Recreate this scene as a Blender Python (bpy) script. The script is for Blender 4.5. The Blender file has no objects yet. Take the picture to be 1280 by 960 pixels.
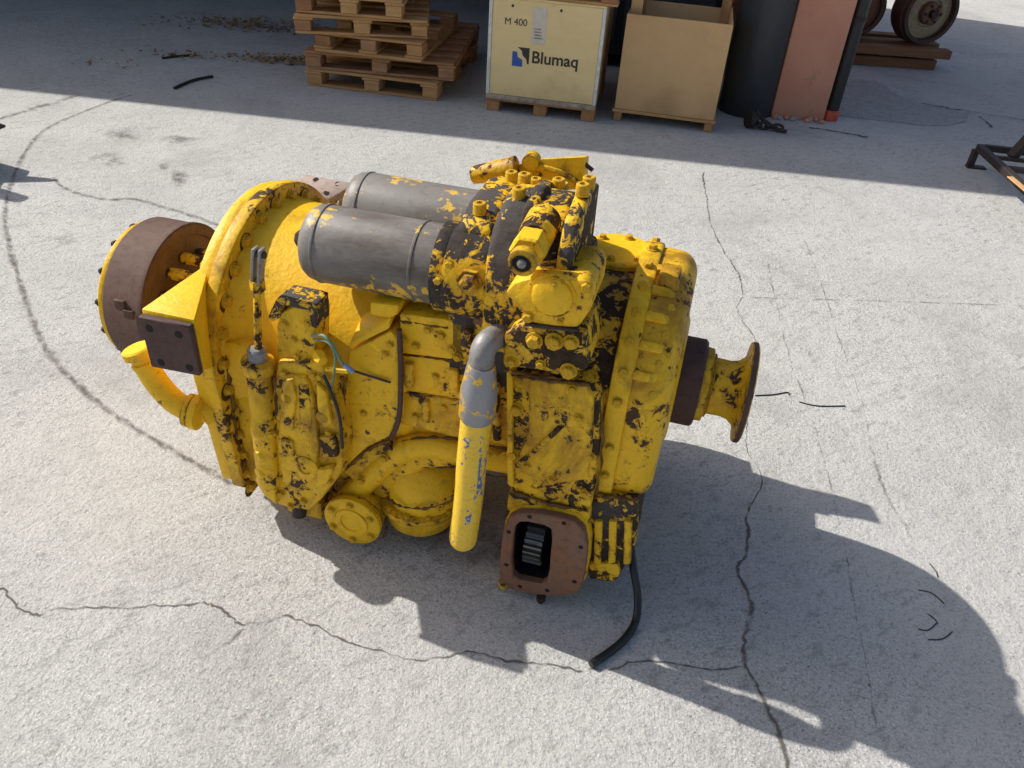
import bpy, bmesh, math, random
import numpy as np
from mathutils import Vector, Matrix
random.seed(7)
R = math.radians
scene = bpy.context.scene
C = scene.collection

# ---------------------------------------------------------------- camera
F, H = 1000.0, 1.6                       # focal length in photo pixels, eye height in metres
_d = Vector((-105.0, -1380.0, F)).normalized()      # straight down, seen by the camera (right, up, forward)
_up = -_d
_f = (Vector((0, 0, 1)) - _up * _up.z).normalized()
_r = _up.cross(_f)
if _r.x < 0: _r = -_r
cam_x = Vector((_r.x, _f.x, _up.x)); cam_y = Vector((_r.y, _f.y, _up.y)); cam_f = Vector((_r.z, _f.z, _up.z))
cd = bpy.data.cameras.new('camera'); cam = bpy.data.objects.new('camera', cd); C.objects.link(cam)
cd.sensor_width = 36.0; cd.lens = 36.0 * F / 1280.0; cd.clip_start = 0.05; cd.clip_end = 2000
cam.matrix_world = Matrix(((cam_x.x, cam_y.x, -cam_f.x, 0), (cam_x.y, cam_y.y, -cam_f.y, 0), (cam_x.z, cam_y.z, -cam_f.z, H), (0, 0, 0, 1)))
scene.camera = cam

# ---------------------------------------------------------------- light
SUN_EL, SHADOW_AZ = R(41.0), R(-20.5)    # shadows run along SHADOW_AZ (measured from +X)
world = bpy.data.worlds.new('World'); scene.world = world; world.use_nodes = True
wn = world.node_tree.nodes; wl = world.node_tree.links
sky = wn.new('ShaderNodeTexSky'); sky.sky_type = 'NISHITA'; sky.sun_disc = False
sky.sun_elevation = SUN_EL
sdir = Vector((-math.cos(SHADOW_AZ) * math.cos(SUN_EL), -math.sin(SHADOW_AZ) * math.cos(SUN_EL), math.sin(SUN_EL)))
sky.sun_rotation = math.atan2(sdir.x, sdir.y)
sky.dust_density = 3.0
wl.new(sky.outputs[0], wn['Background'].inputs[0]); wn['Background'].inputs[1].default_value = 0.10
sl = bpy.data.lights.new('sun', 'SUN'); sl.energy = 3.95; sl.angle = R(0.55); sl.color = (1.0, 0.965, 0.90)
sun = bpy.data.objects.new('sun', sl); C.objects.link(sun)
sun.rotation_euler = sdir.to_track_quat('Z', 'Y').to_euler(); sun.location = (-6, 4, 8)
vs = scene.view_settings
vs.view_transform = 'Standard'; vs.look = 'None'; vs.gamma = 1.0; vs.use_curve_mapping = False; vs.exposure = 0.44
scene.cycles.max_bounces = 6; scene.cycles.diffuse_bounces = 4; scene.cycles.glossy_bounces = 2; scene.cycles.use_adaptive_sampling = True; scene.cycles.adaptive_threshold = 0.02

# ---------------------------------------------------------------- measuring helpers (photo pixel + known plane -> metres)
def ray(px, py):
    return cam_x * (px - 640.0) + cam_y * (480.0 - py) + cam_f * F
EYE = Vector((0, 0, H))
def gp(px, py, z=0.0):
    r = ray(px, py); return EYE + r * ((z - H) / r.z)
MA = R(-13.0)                            # yaw of the gearbox shaft
MU = Vector((math.cos(MA), math.sin(MA), 0)); MV = Vector((-math.sin(MA), math.cos(MA), 0))
def on_n(px, py, n):                     # gearbox frame (s along shaft, n away from viewer, z up), on a plane of depth n
    r = ray(px, py); t = n / r.dot(MV); p = EYE + r * t
    return Vector((p.dot(MU), n, p.z))
def on_s(px, py, s):
    r = ray(px, py); t = s / r.dot(MU); p = EYE + r * t
    return Vector((s, p.dot(MV), p.z))

# ---------------------------------------------------------------- node helpers
class NT:
    def __init__(s, name):
        s.m = bpy.data.materials.new(name); s.m.use_nodes = True
        s.t = s.m.node_tree; s.n = s.t.nodes; s.l = s.t.links
        s.b = s.n['Principled BSDF']; s.tc = s.n.new('ShaderNodeTexCoord'); s.co = s.tc.outputs['Object']
    def val(s, sock, v):
        if hasattr(v, 'is_linked'): s.l.new(v, sock)
        else: sock.default_value = v
    def scale(s, v, co=None, rot=(0, 0, 0), loc=(0, 0, 0)):
        m = s.n.new('ShaderNodeMapping'); s.l.new(co or s.co, m.inputs[0]); m.inputs['Scale'].default_value = v
        m.inputs['Rotation'].default_value = rot; m.inputs['Location'].default_value = loc
        return m.outputs[0]
    def noise(s, sc, det=4, rough=0.55, co=None, dist=0.0):
        n = s.n.new('ShaderNodeTexNoise'); s.l.new(co or s.co, n.inputs['Vector'])
        n.inputs['Scale'].default_value = sc; n.inputs['Detail'].default_value = det
        n.inputs['Roughness'].default_value = rough; n.inputs['Distortion'].default_value = dist
        return n.outputs['Fac']
    def voro(s, sc, co=None, feat='F1', out='Distance', rnd=1.0):
        n = s.n.new('ShaderNodeTexVoronoi'); n.feature = feat; s.l.new(co or s.co, n.inputs['Vector'])
        n.inputs['Scale'].default_value = sc; n.inputs['Randomness'].default_value = rnd
        return n.outputs[out]
    def ramp(s, f, a, b, ca=0.0, cb=1.0):
        r = s.n.new('ShaderNodeMapRange'); s.l.new(f, r.inputs[0]); r.clamp = True
        r.inputs[1].default_value = a; r.inputs[2].default_value = b; r.inputs[3].default_value = ca; r.inputs[4].default_value = cb
        return r.outputs[0]
    def math(s, op, a, b=0.0):
        m = s.n.new('ShaderNodeMath'); m.operation = op; s.val(m.inputs[0], a); s.val(m.inputs[1], b); return m.outputs[0]
    def mix(s, f, a, b):
        m = s.n.new('ShaderNodeMix'); m.data_type = 'RGBA'; s.val(m.inputs[0], f)
        for i, v in ((6, a), (7, b)):
            if hasattr(v, 'is_linked'): s.l.new(v, m.inputs[i])
            else: m.inputs[i].default_value = (*v, 1)
        return m.outputs[2]
    def bump(s, h, st=0.3, dist=0.01, prev=None):
        b = s.n.new('ShaderNodeBump'); s.l.new(h, b.inputs['Height']); b.inputs['Strength'].default_value = st
        b.inputs['Distance'].default_value = dist
        if prev: s.l.new(prev, b.inputs['Normal'])
        return b.outputs[0]
    def out(s, col, rough=0.6, metal=0.0, nrm=None, spec=None):
        if hasattr(col, 'is_linked'): s.l.new(col, s.b.inputs['Base Color'])
        else: s.b.inputs['Base Color'].default_value = (*col, 1)
        s.val(s.b.inputs['Roughness'], rough); s.val(s.b.inputs['Metallic'], metal)
        if nrm: s.l.new(nrm, s.b.inputs['Normal'])
        if spec is not None: s.b.inputs['Specular IOR Level'].default_value = spec
        return s.m

YEL = (0.83, 0.498, 0.012)
def paint(name, film=0.5, th=0.60, under=(0.032, 0.018, 0.009), yel=YEL, pale=0.0, size=8.0, specks=0.5, wear=0.0):
    """old yellow machine paint: flakes down to dirty iron (th = share lost), oily brown film, cast relief"""
    t = NT(name)
    mid = t.noise(size, 5, 0.66, dist=0.5); fine = t.noise(75, 3, 0.65); speck = t.noise(42, 3, 0.7, dist=0.8)
    oil = t.noise(5.0, 6, 0.70, t.scale((1, 1, 0.6), loc=(2.3, 5.1, 0.7)), 0.7)
    col = t.mix(t.ramp(oil, 0.30, 0.55, 1, 0), yel, (yel[0] * 0.90, yel[1] * 0.86, yel[2] * 1.1))
    col = t.mix(t.ramp(fine, 0.50, 0.75, 0, 0.35), col, (yel[0] * 0.62, yel[1] * 0.50, 0.008))
    col = t.mix(t.ramp(oil, 0.60 - 0.12 * film, 0.74 - 0.10 * film, 0, 0.8), col, (0.25, 0.112, 0.011))
    fl = t.math('ADD', t.math('MULTIPLY', mid, 0.60), t.math('MULTIPLY', speck, 0.40))
    if wear:
        bv = t.n.new('ShaderNodeBevel'); bv.samples = 3; bv.inputs['Radius'].default_value = 0.012
        ge = t.n.new('ShaderNodeNewGeometry'); vm = t.n.new('ShaderNodeVectorMath'); vm.operation = 'DOT_PRODUCT'
        t.l.new(bv.outputs[0], vm.inputs[0]); t.l.new(ge.outputs['Normal'], vm.inputs[1])
        fl = t.math('ADD', fl, t.ramp(vm.outputs['Value'], 0.98, 0.75, 0, wear))
    flake = t.ramp(fl, th, th + 0.016)
    ucol = t.mix(t.ramp(speck, 0.4, 0.65), under, (under[0] * 2.0 + 0.012, under[1] * 1.8 + 0.008, under[2] * 1.6 + 0.005))
    if pale: ucol = t.mix(t.ramp(t.noise(5, 4, 0.6), 0.45, 0.6, 0, pale), ucol, (0.085, 0.078, 0.074))
    col = t.mix(t.ramp(fl, th - 0.05, th, 0, 0.55), col, (0.30, 0.14, 0.014))     # brown halo round each bare patch
    col = t.mix(flake, col, ucol)
    if specks:
        v2 = t.math('ADD', t.voro(27), t.math('MULTIPLY', t.math('SUBTRACT', speck, 0.5), 0.6))
        sp = t.math('MULTIPLY', t.ramp(v2, 0.09, 0.15, 1, 0), t.ramp(mid, 0.585 - 0.10 * specks, 0.62 - 0.10 * specks))
        col = t.mix(sp, col, (0.07, 0.034, 0.013))
    nb = t.bump(fine, 0.40, 0.004); nb = t.bump(t.noise(17, 3, 0.6), 0.20, 0.014, nb)
    return t.out(col, t.math('ADD', t.ramp(mid, 0.3, 0.7, 0.58, 0.42), t.math('MULTIPLY', flake, 0.35)), 0.0, nb, 0.28)

M = {}
M['yellow'] = paint('yellow_paint', 0.65, 0.608, specks=0.8, wear=.08)
M['yellow_clean'] = paint('yellow_paint_clean', 0.15, 0.645, specks=0, wear=.07)
M['yellow_dirty'] = paint('yellow_paint_dirty', 1.2, 0.566, specks=1.3, wear=.10, size=12)
M['yellow_flaked'] = paint('yellow_paint_flaked', 1.1, 0.508, (0.022, 0.013, 0.007), specks=0.9, size=15, wear=.05)
M['black_flaked'] = paint('black_iron_with_paint_remains', 0.6, 0.470, (0.018, 0.014, 0.012), pale=0.55, specks=0, size=7)
M['bolt'] = paint('bolt_paint', 1.1, 0.565, size=14, specks=0)
def gunkm():
    t = NT('caked_grease'); n = t.noise(30, 5, 0.65); c = t.mix(t.ramp(n, 0.4, 0.65), (0.07, 0.036, 0.012), (0.20, 0.10, 0.016))
    return t.out(c, 0.7, 0, t.bump(n, 0.8, 0.006), 0.3)
M['gunk'] = gunkm()

def rusty(name, a, b, c, ro=0.75):
    t = NT(name); n1 = t.noise(9, 6, 0.65); n2 = t.noise(60, 4, 0.6)
    col = t.mix(t.ramp(n1, 0.35, 0.65), a, b); col = t.mix(t.ramp(n2, 0.5, 0.7, 0, 0.7), col, c)
    return t.out(col, ro, 0.15, t.bump(n2, 0.3, 0.004), 0.3)
M['rust'] = rusty('brown_rust', (0.078, 0.043, 0.032), (0.112, 0.066, 0.050), (0.052, 0.028, 0.020))
M['rust_pale'] = rusty('pale_rust', (0.34, 0.26, 0.22), (0.40, 0.31, 0.265), (0.24, 0.17, 0.14))
M['rust_orange'] = rusty('orange_rust', (0.26, 0.11, 0.055), (0.20, 0.125, 0.085), (0.13, 0.075, 0.05))
M['iron_dark'] = rusty('dark_iron', (0.035, 0.026, 0.024), (0.06, 0.043, 0.038), (0.025, 0.018, 0.016), 0.6)
M['iron_brown'] = rusty('brown_iron', (0.075, 0.042, 0.036), (0.10, 0.058, 0.05), (0.05, 0.028, 0.024), 0.65)
M['steel'] = rusty('worn_steel', (0.20, 0.195, 0.19), (0.28, 0.27, 0.26), (0.13, 0.11, 0.09), 0.45)
M['wheel_tan'] = rusty('tan_worn_web', (0.42, 0.34, 0.22), (0.36, 0.25, 0.15), (0.22, 0.12, 0.06))

def filt():
    t = NT('grey_canister_paint'); fine = t.noise(60, 3); a = t.noise(6.5, 5, 0.6, t.scale((0.8, 1.3, 1.3), loc=(3.1, 1.7, 0.4)))
    col = t.mix(t.ramp(t.noise(4, 4), 0.35, 0.65), (0.150, 0.135, 0.118), (0.220, 0.203, 0.183))
    col = t.mix(t.ramp(t.noise(5, 6, 0.7, t.scale((0.35, 1, 1))), 0.44, 0.60, 0, 0.9), col, (0.070, 0.050, 0.036))
    ed = t.math('ADD', t.math('MULTIPLY', a, 0.75), t.math('MULTIPLY', fine, 0.25))
    col = t.mix(t.ramp(ed, 0.548, 0.572), col, (0.66, 0.40, 0.03))
    col = t.mix(t.ramp(fine, 0.55, 0.75, 0, 0.5), col, (0.10, 0.088, 0.078))
    return t.out(col, 0.5, 0.0, t.bump(fine, 0.15, 0.003), 0.4)
M['filter'] = filt()

def hosem():
    t = NT('chipped_yellow_over_blue_hose'); co = t.scale((1, 1, 0.45))
    f = t.math('ADD', t.math('MULTIPLY', t.noise(26, 5, 0.65, t.scale((1, 1, .5), co), 0.8), 0.65), t.math('MULTIPLY', t.noise(90, 3, 0.6), 0.35))
    col = t.mix(t.ramp(f, 0.548, 0.565), (0.78, 0.50, 0.03), (0.03, 0.13, 0.36))
    col = t.mix(t.ramp(t.noise(120, 3), 0.5, 0.7, 0, 0.35), col, (0.42, 0.25, 0.03))
    return t.out(col, 0.5, 0, t.bump(t.noise(120, 3), 0.2, 0.002))
M['hose'] = hosem()
def ferr():
    t = NT('grey_ferrule_with_yellow'); f = t.noise(22, 5, 0.6)
    col = t.mix(t.ramp(f, 0.52, 0.55), (0.26, 0.26, 0.275), (0.70, 0.43, 0.03))
    return t.out(col, 0.42, 0.3, t.bump(t.noise(90, 3), 0.15, 0.002))
M['ferrule'] = ferr()
def plain(name, col, ro=0.5, metal=0.0, var=0.25, bump=0.1):
    t = NT(name); n = t.noise(25, 5, 0.6)
    c = t.mix(t.ramp(n, 0.3, 0.7), tuple(x * (1 - var) for x in col), tuple(min(1, x * (1 + var)) for x in col))
    return t.out(c, ro, metal, t.bump(n, bump, 0.004))
M['rubber'] = plain('black_rubber', (0.012, 0.012, 0.013), 0.4)
M['hole'] = plain('dark_hole', (0.008, 0.007, 0.006), 0.9)
M['cavity'] = plain('cavity_shade', (0.012, 0.010, 0.009), 0.5)  # near-black stands in for the shade inside drum bore and window
M['gear'] = plain('oiled_gear_steel', (0.16, 0.15, 0.13), 0.35, 0.5)
M['wire_green'] = plain('green_wire', (0.12, 0.22, 0.15), 0.5)
M['wire_blue'] = plain('blue_tape', (0.20, 0.30, 0.50), 0.5)
M['wire_black'] = plain('dark_wire', (0.02, 0.018, 0.015), 0.6)
M['tank'] = plain('dark_grey_tank_paint', (0.032, 0.035, 0.040), 0.45, 0, 0.15, 0.03)
M['pipe_black'] = plain('black_pipe', (0.014, 0.014, 0.016), 0.45)
M['pipe_red'] = plain('orange_red_paint', (0.55, 0.075, 0.025), 0.5)
M['ink_blue'] = plain('blue_print', (0.025, 0.10, 0.36), 0.6, 0, 0.05, 0)
M['ink_black'] = plain('black_print', (0.035, 0.028, 0.025), 0.6, 0, 0.05, 0)
M['paper'] = plain('faded_paper', (0.62, 0.55, 0.44), 0.7, 0, 0.08, 0)
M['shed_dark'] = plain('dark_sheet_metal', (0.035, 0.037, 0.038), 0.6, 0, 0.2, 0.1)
M['infill'] = plain('infill_dark_green', (0.015, 0.022, 0.020), 0.5, 0, 0.2, 0.1)

def wood(name, a, b, grain=(1, 14, 14)):
    t = NT(name); info = t.n.new('ShaderNodeObjectInfo')
    add = t.n.new('ShaderNodeVectorMath'); add.operation = 'ADD'; t.l.new(t.co, add.inputs[0])
    cmb = t.n.new('ShaderNodeCombineXYZ')
    for k in range(3): t.l.new(t.math('MULTIPLY', info.outputs['Random'], 17.0 + 9 * k), cmb.inputs[k])
    t.l.new(cmb.outputs[0], add.inputs[1]); co = add.outputs[0]
    g = t.noise(4, 6, 0.65, t.scale(grain, co)); bl = t.noise(3, 4, 0.6, co)
    c = t.mix(t.ramp(g, 0.35, 0.68), a, b); c = t.mix(t.ramp(bl, 0.5, 0.72, 0, 0.6), c, tuple(x * 0.5 for x in a))
    c = t.mix(t.ramp(info.outputs['Random'], 0.0, 1.0, 0, 0.45), c, (a[0] * 0.75, a[1] * 0.55, a[2] * 0.45))
    return t.out(c, 0.75, 0, t.bump(g, 0.25, 0.004), 0.2)
M['wood'] = wood('pallet_wood', (0.46, 0.25, 0.095), (0.64, 0.40, 0.175))
M['wood_red'] = wood('red_brown_pallet_wood', (0.36, 0.18, 0.085), (0.50, 0.29, 0.15))
M['wood_foot'] = wood('orange_wood_block', (0.46, 0.23, 0.095), (0.56, 0.31, 0.14), (6, 6, 2))
M['ply_yellow'] = wood('pale_yellow_plywood', (0.80, 0.62, 0.30), (0.85, 0.67, 0.335), (1, 3, 3))
M['ply_brown'] = wood('tan_fibreboard', (0.62, 0.405, 0.195), (0.68, 0.45, 0.22), (3, 3, 3))
M['trim'] = plain('grey_white_edge_trim', (0.62, 0.60, 0.55), 0.5, 0.1, 0.2)
M['trim_dirty'] = plain('dirty_edge_trim', (0.36, 0.29, 0.21), 0.6, 0.1, 0.45)
M['wood_dark'] = wood('brown_skid_wood', (0.22, 0.105, 0.05), (0.31, 0.16, 0.08))

def stucco():
    t = NT('salmon_painted_plaster'); n1 = t.noise(4, 5); n2 = t.noise(120, 4)
    c = t.mix(t.ramp(n1, 0.35, 0.65), (0.60, 0.27, 0.17), (0.66, 0.31, 0.20))
    c = t.mix(t.ramp(t.noise(9, 6, 0.7), 0.62, 0.72, 0, 0.7), c, (0.34, 0.19, 0.14))
    return t.out(c, 0.85, 0, t.bump(n2, 0.4, 0.004), 0.2)
M['plaster'] = stucco()

def concrete():
    t = NT('weathered_concrete'); co = t.tc.outputs['Object']
    big = t.noise(0.6, 4, 0.6, co); mid = t.noise(2.4, 6, 0.68, co); grit = t.noise(85, 5, 0.75, co); g2 = t.noise(190, 3, 0.7, co)
    col = t.mix(t.ramp(big, 0.3, 0.7), (0.455, 0.445, 0.418), (0.525, 0.515, 0.485))
    col = t.mix(t.ramp(mid, 0.40, 0.68, 0, 0.65), col, (0.36, 0.35, 0.33))
    wearp = t.ramp(t.noise(1.3, 5, 0.65, t.scale((1, 1, 1), co, loc=(3, 1, 0))), 0.36, 0.64)      # where the skin is worn to the aggregate
    ww = t.ramp(wearp, 0, 1, 0.5, 0.95)
    col = t.mix(t.math('MULTIPLY', t.ramp(grit, 0.50, 0.63), ww), col, (0.235, 0.23, 0.22))
    col = t.mix(t.math('MULTIPLY', t.ramp(g2, 0.50, 0.66), ww), col, (0.70, 0.69, 0.66))
    ani = t.scale((0.5, 1.0, 1.0), t.scale((1, 1, 1), co, rot=(0, 0, R(-38))))
    v = t.math('ADD', t.voro(75, ani), t.math('MULTIPLY', t.math('SUBTRACT', grit, 0.5), 0.8))
    pit = t.math('MULTIPLY', t.ramp(v, 0.06, 0.20, 1, 0), t.ramp(mid, 0.40, 0.56))
    v2 = t.math('ADD', t.voro(24, ani), t.math('MULTIPLY', t.math('SUBTRACT', grit, 0.5), 0.9))
    pit2 = t.math('MULTIPLY', t.ramp(v2, 0.02, 0.13, 1, 0), t.ramp(wearp, 0.3, 1, 0, 1))
    col = t.mix(t.math('MULTIPLY', t.math('MAXIMUM', pit, pit2), 0.75), col, (0.13, 0.125, 0.118))
    g3 = t.noise(30, 4, 0.72, ani); col = t.mix(t.math('MULTIPLY', t.ramp(g3, 0.53, 0.68), t.ramp(wearp, 0, 1, 0.35, 0.85)), col, (0.24, 0.234, 0.22))
    st = t.ramp(t.noise(1.1, 7, 0.72, t.scale((1, 1, 1), co, loc=(4, 9, 0)), 0.6), 0.53, 0.72, 0, 0.6)
    col = t.mix(st, col, (0.29, 0.28, 0.262))
    nb = t.bump(grit, 0.85, 0.005); nb = t.bump(t.noise(18, 4, 0.75, co), 0.40, 0.018, nb)
    return t.out(col, 0.9, 0, nb, 0.2)
M['concrete'] = concrete()
def streak(name, col, lo, hi, sc=24, amax=0.85):
    t = NT(name); n = t.noise(sc, 5, 0.7)
    a = t.ramp(n, lo, hi, 0, amax); uv = t.tc.outputs['UV']
    sep = t.n.new('ShaderNodeSeparateXYZ'); t.l.new(uv, sep.inputs[0])
    edge = t.ramp(t.math('ABSOLUTE', t.math('SUBTRACT', sep.outputs[1], 0.5)), 0.10, 0.5, 1, 0)
    t.out(col, 0.9, 0, None, 0.2); t.l.new(t.math('MULTIPLY', a, edge), t.b.inputs['Alpha'])
    return t.m
M['crack'] = streak('crack_dirt', (0.12, 0.105, 0.092), 0.30, 0.52, 13, 0.9)
M['crack_faint'] = streak('faint_crack_dirt', (0.19, 0.18, 0.165), 0.42, 0.62, 9, 0.7)
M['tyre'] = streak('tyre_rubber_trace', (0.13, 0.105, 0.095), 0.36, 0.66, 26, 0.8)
def patchm():
    t = NT('rough_repair_patch'); n = t.noise(14, 6, 0.7); n2 = t.noise(70, 4)
    c = t.mix(t.ramp(n, 0.35, 0.65), (0.33, 0.32, 0.30), (0.43, 0.42, 0.395)); c = t.mix(t.ramp(n2, 0.5, 0.7), c, (0.24, 0.23, 0.215))
    return t.out(c, 0.95, 0, t.bump(n2, 0.8, 0.01))
M['patch'] = patchm()
def leafm():
    t = NT('dry_leaf'); info = t.n.new('ShaderNodeObjectInfo'); n = t.noise(20, 3)
    c = t.mix(t.ramp(n, 0.4, 0.6), (0.26, 0.13, 0.05), (0.36, 0.25, 0.12)); return t.out(c, 0.8)
M['leaf'] = leafm()

# ---------------------------------------------------------------- object helpers
def link_mesh(name, me, mat, parent=None):
    o = bpy.data.objects.new(name, me); C.objects.link(o)
    if mat is not None and not me.materials: me.materials.append(M[mat] if isinstance(mat, str) else mat)
    if parent is not None: o.parent = parent
    return o
def finish(bm, name, ang=38):
    bmesh.ops.recalc_face_normals(bm, faces=bm.faces)
    me = bpy.data.meshes.new(name); bm.to_mesh(me); bm.free()
    me.polygons.foreach_set('use_smooth', [True] * len(me.polygons)); me.set_sharp_from_angle(angle=R(ang)); me.update()
    return me
def empty(name, loc, rz=0.0, label=None, cat=None, group=None):
    o = bpy.data.objects.new(name, None); C.objects.link(o); o.location = loc; o.rotation_euler = (0, 0, rz); o.empty_display_size = 0.1
    if label: o['label'] = label; o['category'] = cat
    if group: o['group'] = group
    return o
def tag(o, label, cat, group=None):
    o['label'] = label; o['category'] = cat
    if group: o['group'] = group
    return o
def bevel(bm, off, seg=2, ang=25):
    if off <= 0: return
    es = [e for e in bm.edges if len(e.link_faces) == 2 and e.calc_face_angle(0) > R(ang)]
    bmesh.ops.bevel(bm, geom=es, offset=off, segments=seg, affect='EDGES', profile=0.5, clamp_overlap=True)
def bm_box(bm, x0, x1, y0, y1, z0, z1):
    vs_ = [bm.verts.new((x, y, z)) for x in (x0, x1) for y in (y0, y1) for z in (z0, z1)]
    for f in ((0, 1, 3, 2), (4, 6, 7, 5), (0, 4, 5, 1), (2, 3, 7, 6), (0, 2, 6, 4), (1, 5, 7, 3)): bm.faces.new([vs_[i] for i in f])
def box_mesh(name, x0, x1, y0, y1, z0, z1, bv=0.004, seg=1):
    bm = bmesh.new(); bm_box(bm, x0, x1, y0, y1, z0, z1); bmesh.ops.recalc_face_normals(bm, faces=bm.faces); bevel(bm, bv, seg); return finish(bm, name)
def bm_loft(bm, rings, cap=True):
    prev = None; first = None
    for r in rings:
        cur = [bm.verts.new(p) for p in r]
        if prev:
            k = len(cur)
            for i in range(k): bm.faces.new((prev[i], prev[(i + 1) % k], cur[(i + 1) % k], cur[i]))
        else: first = cur
        prev = cur
    if cap: bm.faces.new(first); bm.faces.new(prev)
def frame_of(d):
    d = Vector(d).normalized(); a = Vector((0, 0, 1)) if abs(d.z) < 0.9 else Vector((1, 0, 0))
    u = d.cross(a).normalized(); return u, d.cross(u).normalized(), d
def bm_lathe(bm, p, d, prof, seg=32, cap=True):
    u, v, d = frame_of(d); p = Vector(p)
    bm_loft(bm, [[p + d * h + (u * math.cos(2 * math.pi * i / seg) + v * math.sin(2 * math.pi * i / seg)) * max(r, 1e-4) for i in range(seg)] for h, r in prof], cap)
def smooth_path(pts, k=6):
    pts = [Vector(p) for p in pts]; out = []
    for i in range(len(pts) - 1):
        a = pts[max(i - 1, 0)]; b = pts[i]; c = pts[i + 1]; d = pts[min(i + 2, len(pts) - 1)]
        for j in range(k):
            t = j / k; out.append(0.5 * ((2 * b) + (c - a) * t + (2 * a - 5 * b + 4 * c - d) * t * t + (3 * b - a - 3 * c + d) * t ** 3))
    out.append(pts[-1]); return out
def bm_tube(bm, pts, rad, seg=12, smooth=6, cap=True):
    path = smooth_path(pts, smooth) if smooth else [Vector(p) for p in pts]
    n = len(path); rings = []; u = None
    for i, p in enumerate(path):
        d = (path[min(i + 1, n - 1)] - path[max(i - 1, 0)]).normalized()
        if u is None: u = frame_of(d)[0]
        u = (u - d * u.dot(d)).normalized(); v = d.cross(u)
        r = rad(i / (n - 1)) if callable(rad) else rad
        rings.append([p + (u * math.cos(2 * math.pi * k / seg) + v * math.sin(2 * math.pi * k / seg)) * r for k in range(seg)])
    bm_loft(bm, rings, cap)

# ================================================================ SETTING: ground, marks, shed
def ground():
    bm = bmesh.new()
    for f in ((-150, 150, -150, 150),):
        q = [bm.verts.new((x, y, 0)) for x, y in ((f[0], f[2]), (f[1], f[2]), (f[1], f[3]), (f[0], f[3]))]; bm.faces.new(q)
    g = link_mesh('ground', finish(bm, 'ground'), 'concrete'); g['kind'] = 'structure'
    return g
G = ground()
def strip(name, px, width, z, mat, jit=0.0, k=5, parent=G):
    pts = [gp(*p) for p in px]; path = smooth_path(pts, k) if k > 1 else pts
    if jit > .0035:
        fine_ = []
        for a_, b_ in zip(path[:-1], path[1:]):
            m_ = max(1, int((b_ - a_).length / .012)); fine_ += [a_.lerp(b_, i_ / m_) for i_ in range(m_)]
        path = fine_ + [path[-1]]; wob = 0.0
    bm = bmesh.new(); uvl = bm.loops.layers.uv.new('UVMap'); prev = None
    n = len(path)
    for i, p in enumerate(path):
        d = (path[min(i + 1, n - 1)] - path[max(i - 1, 0)]).normalized(); s = Vector((-d.y, d.x, 0))
        wslow = max(.35, min(2.6, (wslow if i else 1.0) + random.uniform(-.28, .28)))
        w = width * random.uniform(0.6, 1.3) * (wslow if jit > .0035 else 1.0) * (0.35 if i in (0, n - 1) else 1)
        wob_ = random.uniform(-jit, jit) * .45
        if jit > .0035: wob = max(-2.2 * jit, min(2.2 * jit, wob * .97 + random.uniform(-jit, jit) * .55)); wob_ += wob
        c = p + s * wob_
        cur = (bm.verts.new((c.x + s.x * w / 2, c.y + s.y * w / 2, z)), bm.verts.new((c.x - s.x * w / 2, c.y - s.y * w / 2, z)))
        if prev:
            f = bm.faces.new((prev[0], prev[1], cur[1], cur[0]))
            for lp, uv in zip(f.loops, ((0, 1), (0, 0), (1, 0), (1, 1))): lp[uvl].uv = uv
        prev = cur
    return link_mesh(name, finish(bm, name), mat, parent)
strip('crack', [(-5, 733), (10, 735), (22, 755), (45, 768), (75, 762), (140, 760), (200, 757), (250, 755), (266, 760), (285, 776), (305, 785), (340, 779), (362, 775), (400, 790), (440, 806), (480, 818), (530, 826), (575, 817), (600, 818), (640, 830), (690, 832), (728, 838)], 0.013, 0.0020, 'crack', 0.006, 6)
strip('crack', [(305, 785), (290, 800), (265, 818), (252, 828)], 0.007, 0.0025, 'crack_faint', 0.004)
strip('crack', [(735, 838), (765, 836), (800, 826), (850, 828), (890, 835), (930, 832)], 0.006, 0.0020, 'crack', 0.005)
strip('crack', [(880, 215), (886, 250), (892, 285), (905, 310), (922, 340), (930, 368), (922, 385), (935, 410), (944, 428), (941, 470), (933, 520), (929, 560), (946, 592), (944, 615), (930, 640), (930, 668), (928, 690), (918, 705), (921, 725), (938, 760), (931, 790), (928, 820), (940, 850), (955, 885), (968, 915), (985, 965)], 0.0075, 0.0020, 'crack', 0.006, 6)
strip('crack', [(938, 372), (1000, 374), (1080, 376), (1180, 379), (1290, 383)], 0.012, 0.0020, 'crack_faint', 0.003)
strip('crack', [(960, 330), (975, 400), (995, 470), (1018, 540), (1040, 610), (1058, 680), (1072, 760), (1085, 830), (1100, 910)], 0.010, 0.0020, 'crack_faint', 0.004)
strip('crack', [(1005, 300), (1040, 400), (1075, 500), (1100, 600), (1130, 660), (1150, 700)], 0.009, 0.0020, 'crack_faint', 0.004)
strip('tyre_mark', [(170, 118), (130, 130), (60, 160), (32, 190), (14, 230), (6, 270), (12, 310), (24, 350), (38, 395), (60, 440), (100, 485), (155, 527), (215, 563), (250, 583), (292, 606)], 0.030, 0.0030, 'tyre', 0.003, 6)
strip('tyre_mark', [(66, 222), (78, 234), (100, 243), (135, 250), (165, 249), (200, 258), (240, 270), (290, 288)], 0.030, 0.0030, 'tyre', 0.003, 6)
strip('tyre_mark', [(-5, 150), (30, 140), (70, 128), (95, 120)], 0.04, 0.0030, 'crack_faint', 0.004, 6)
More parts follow.
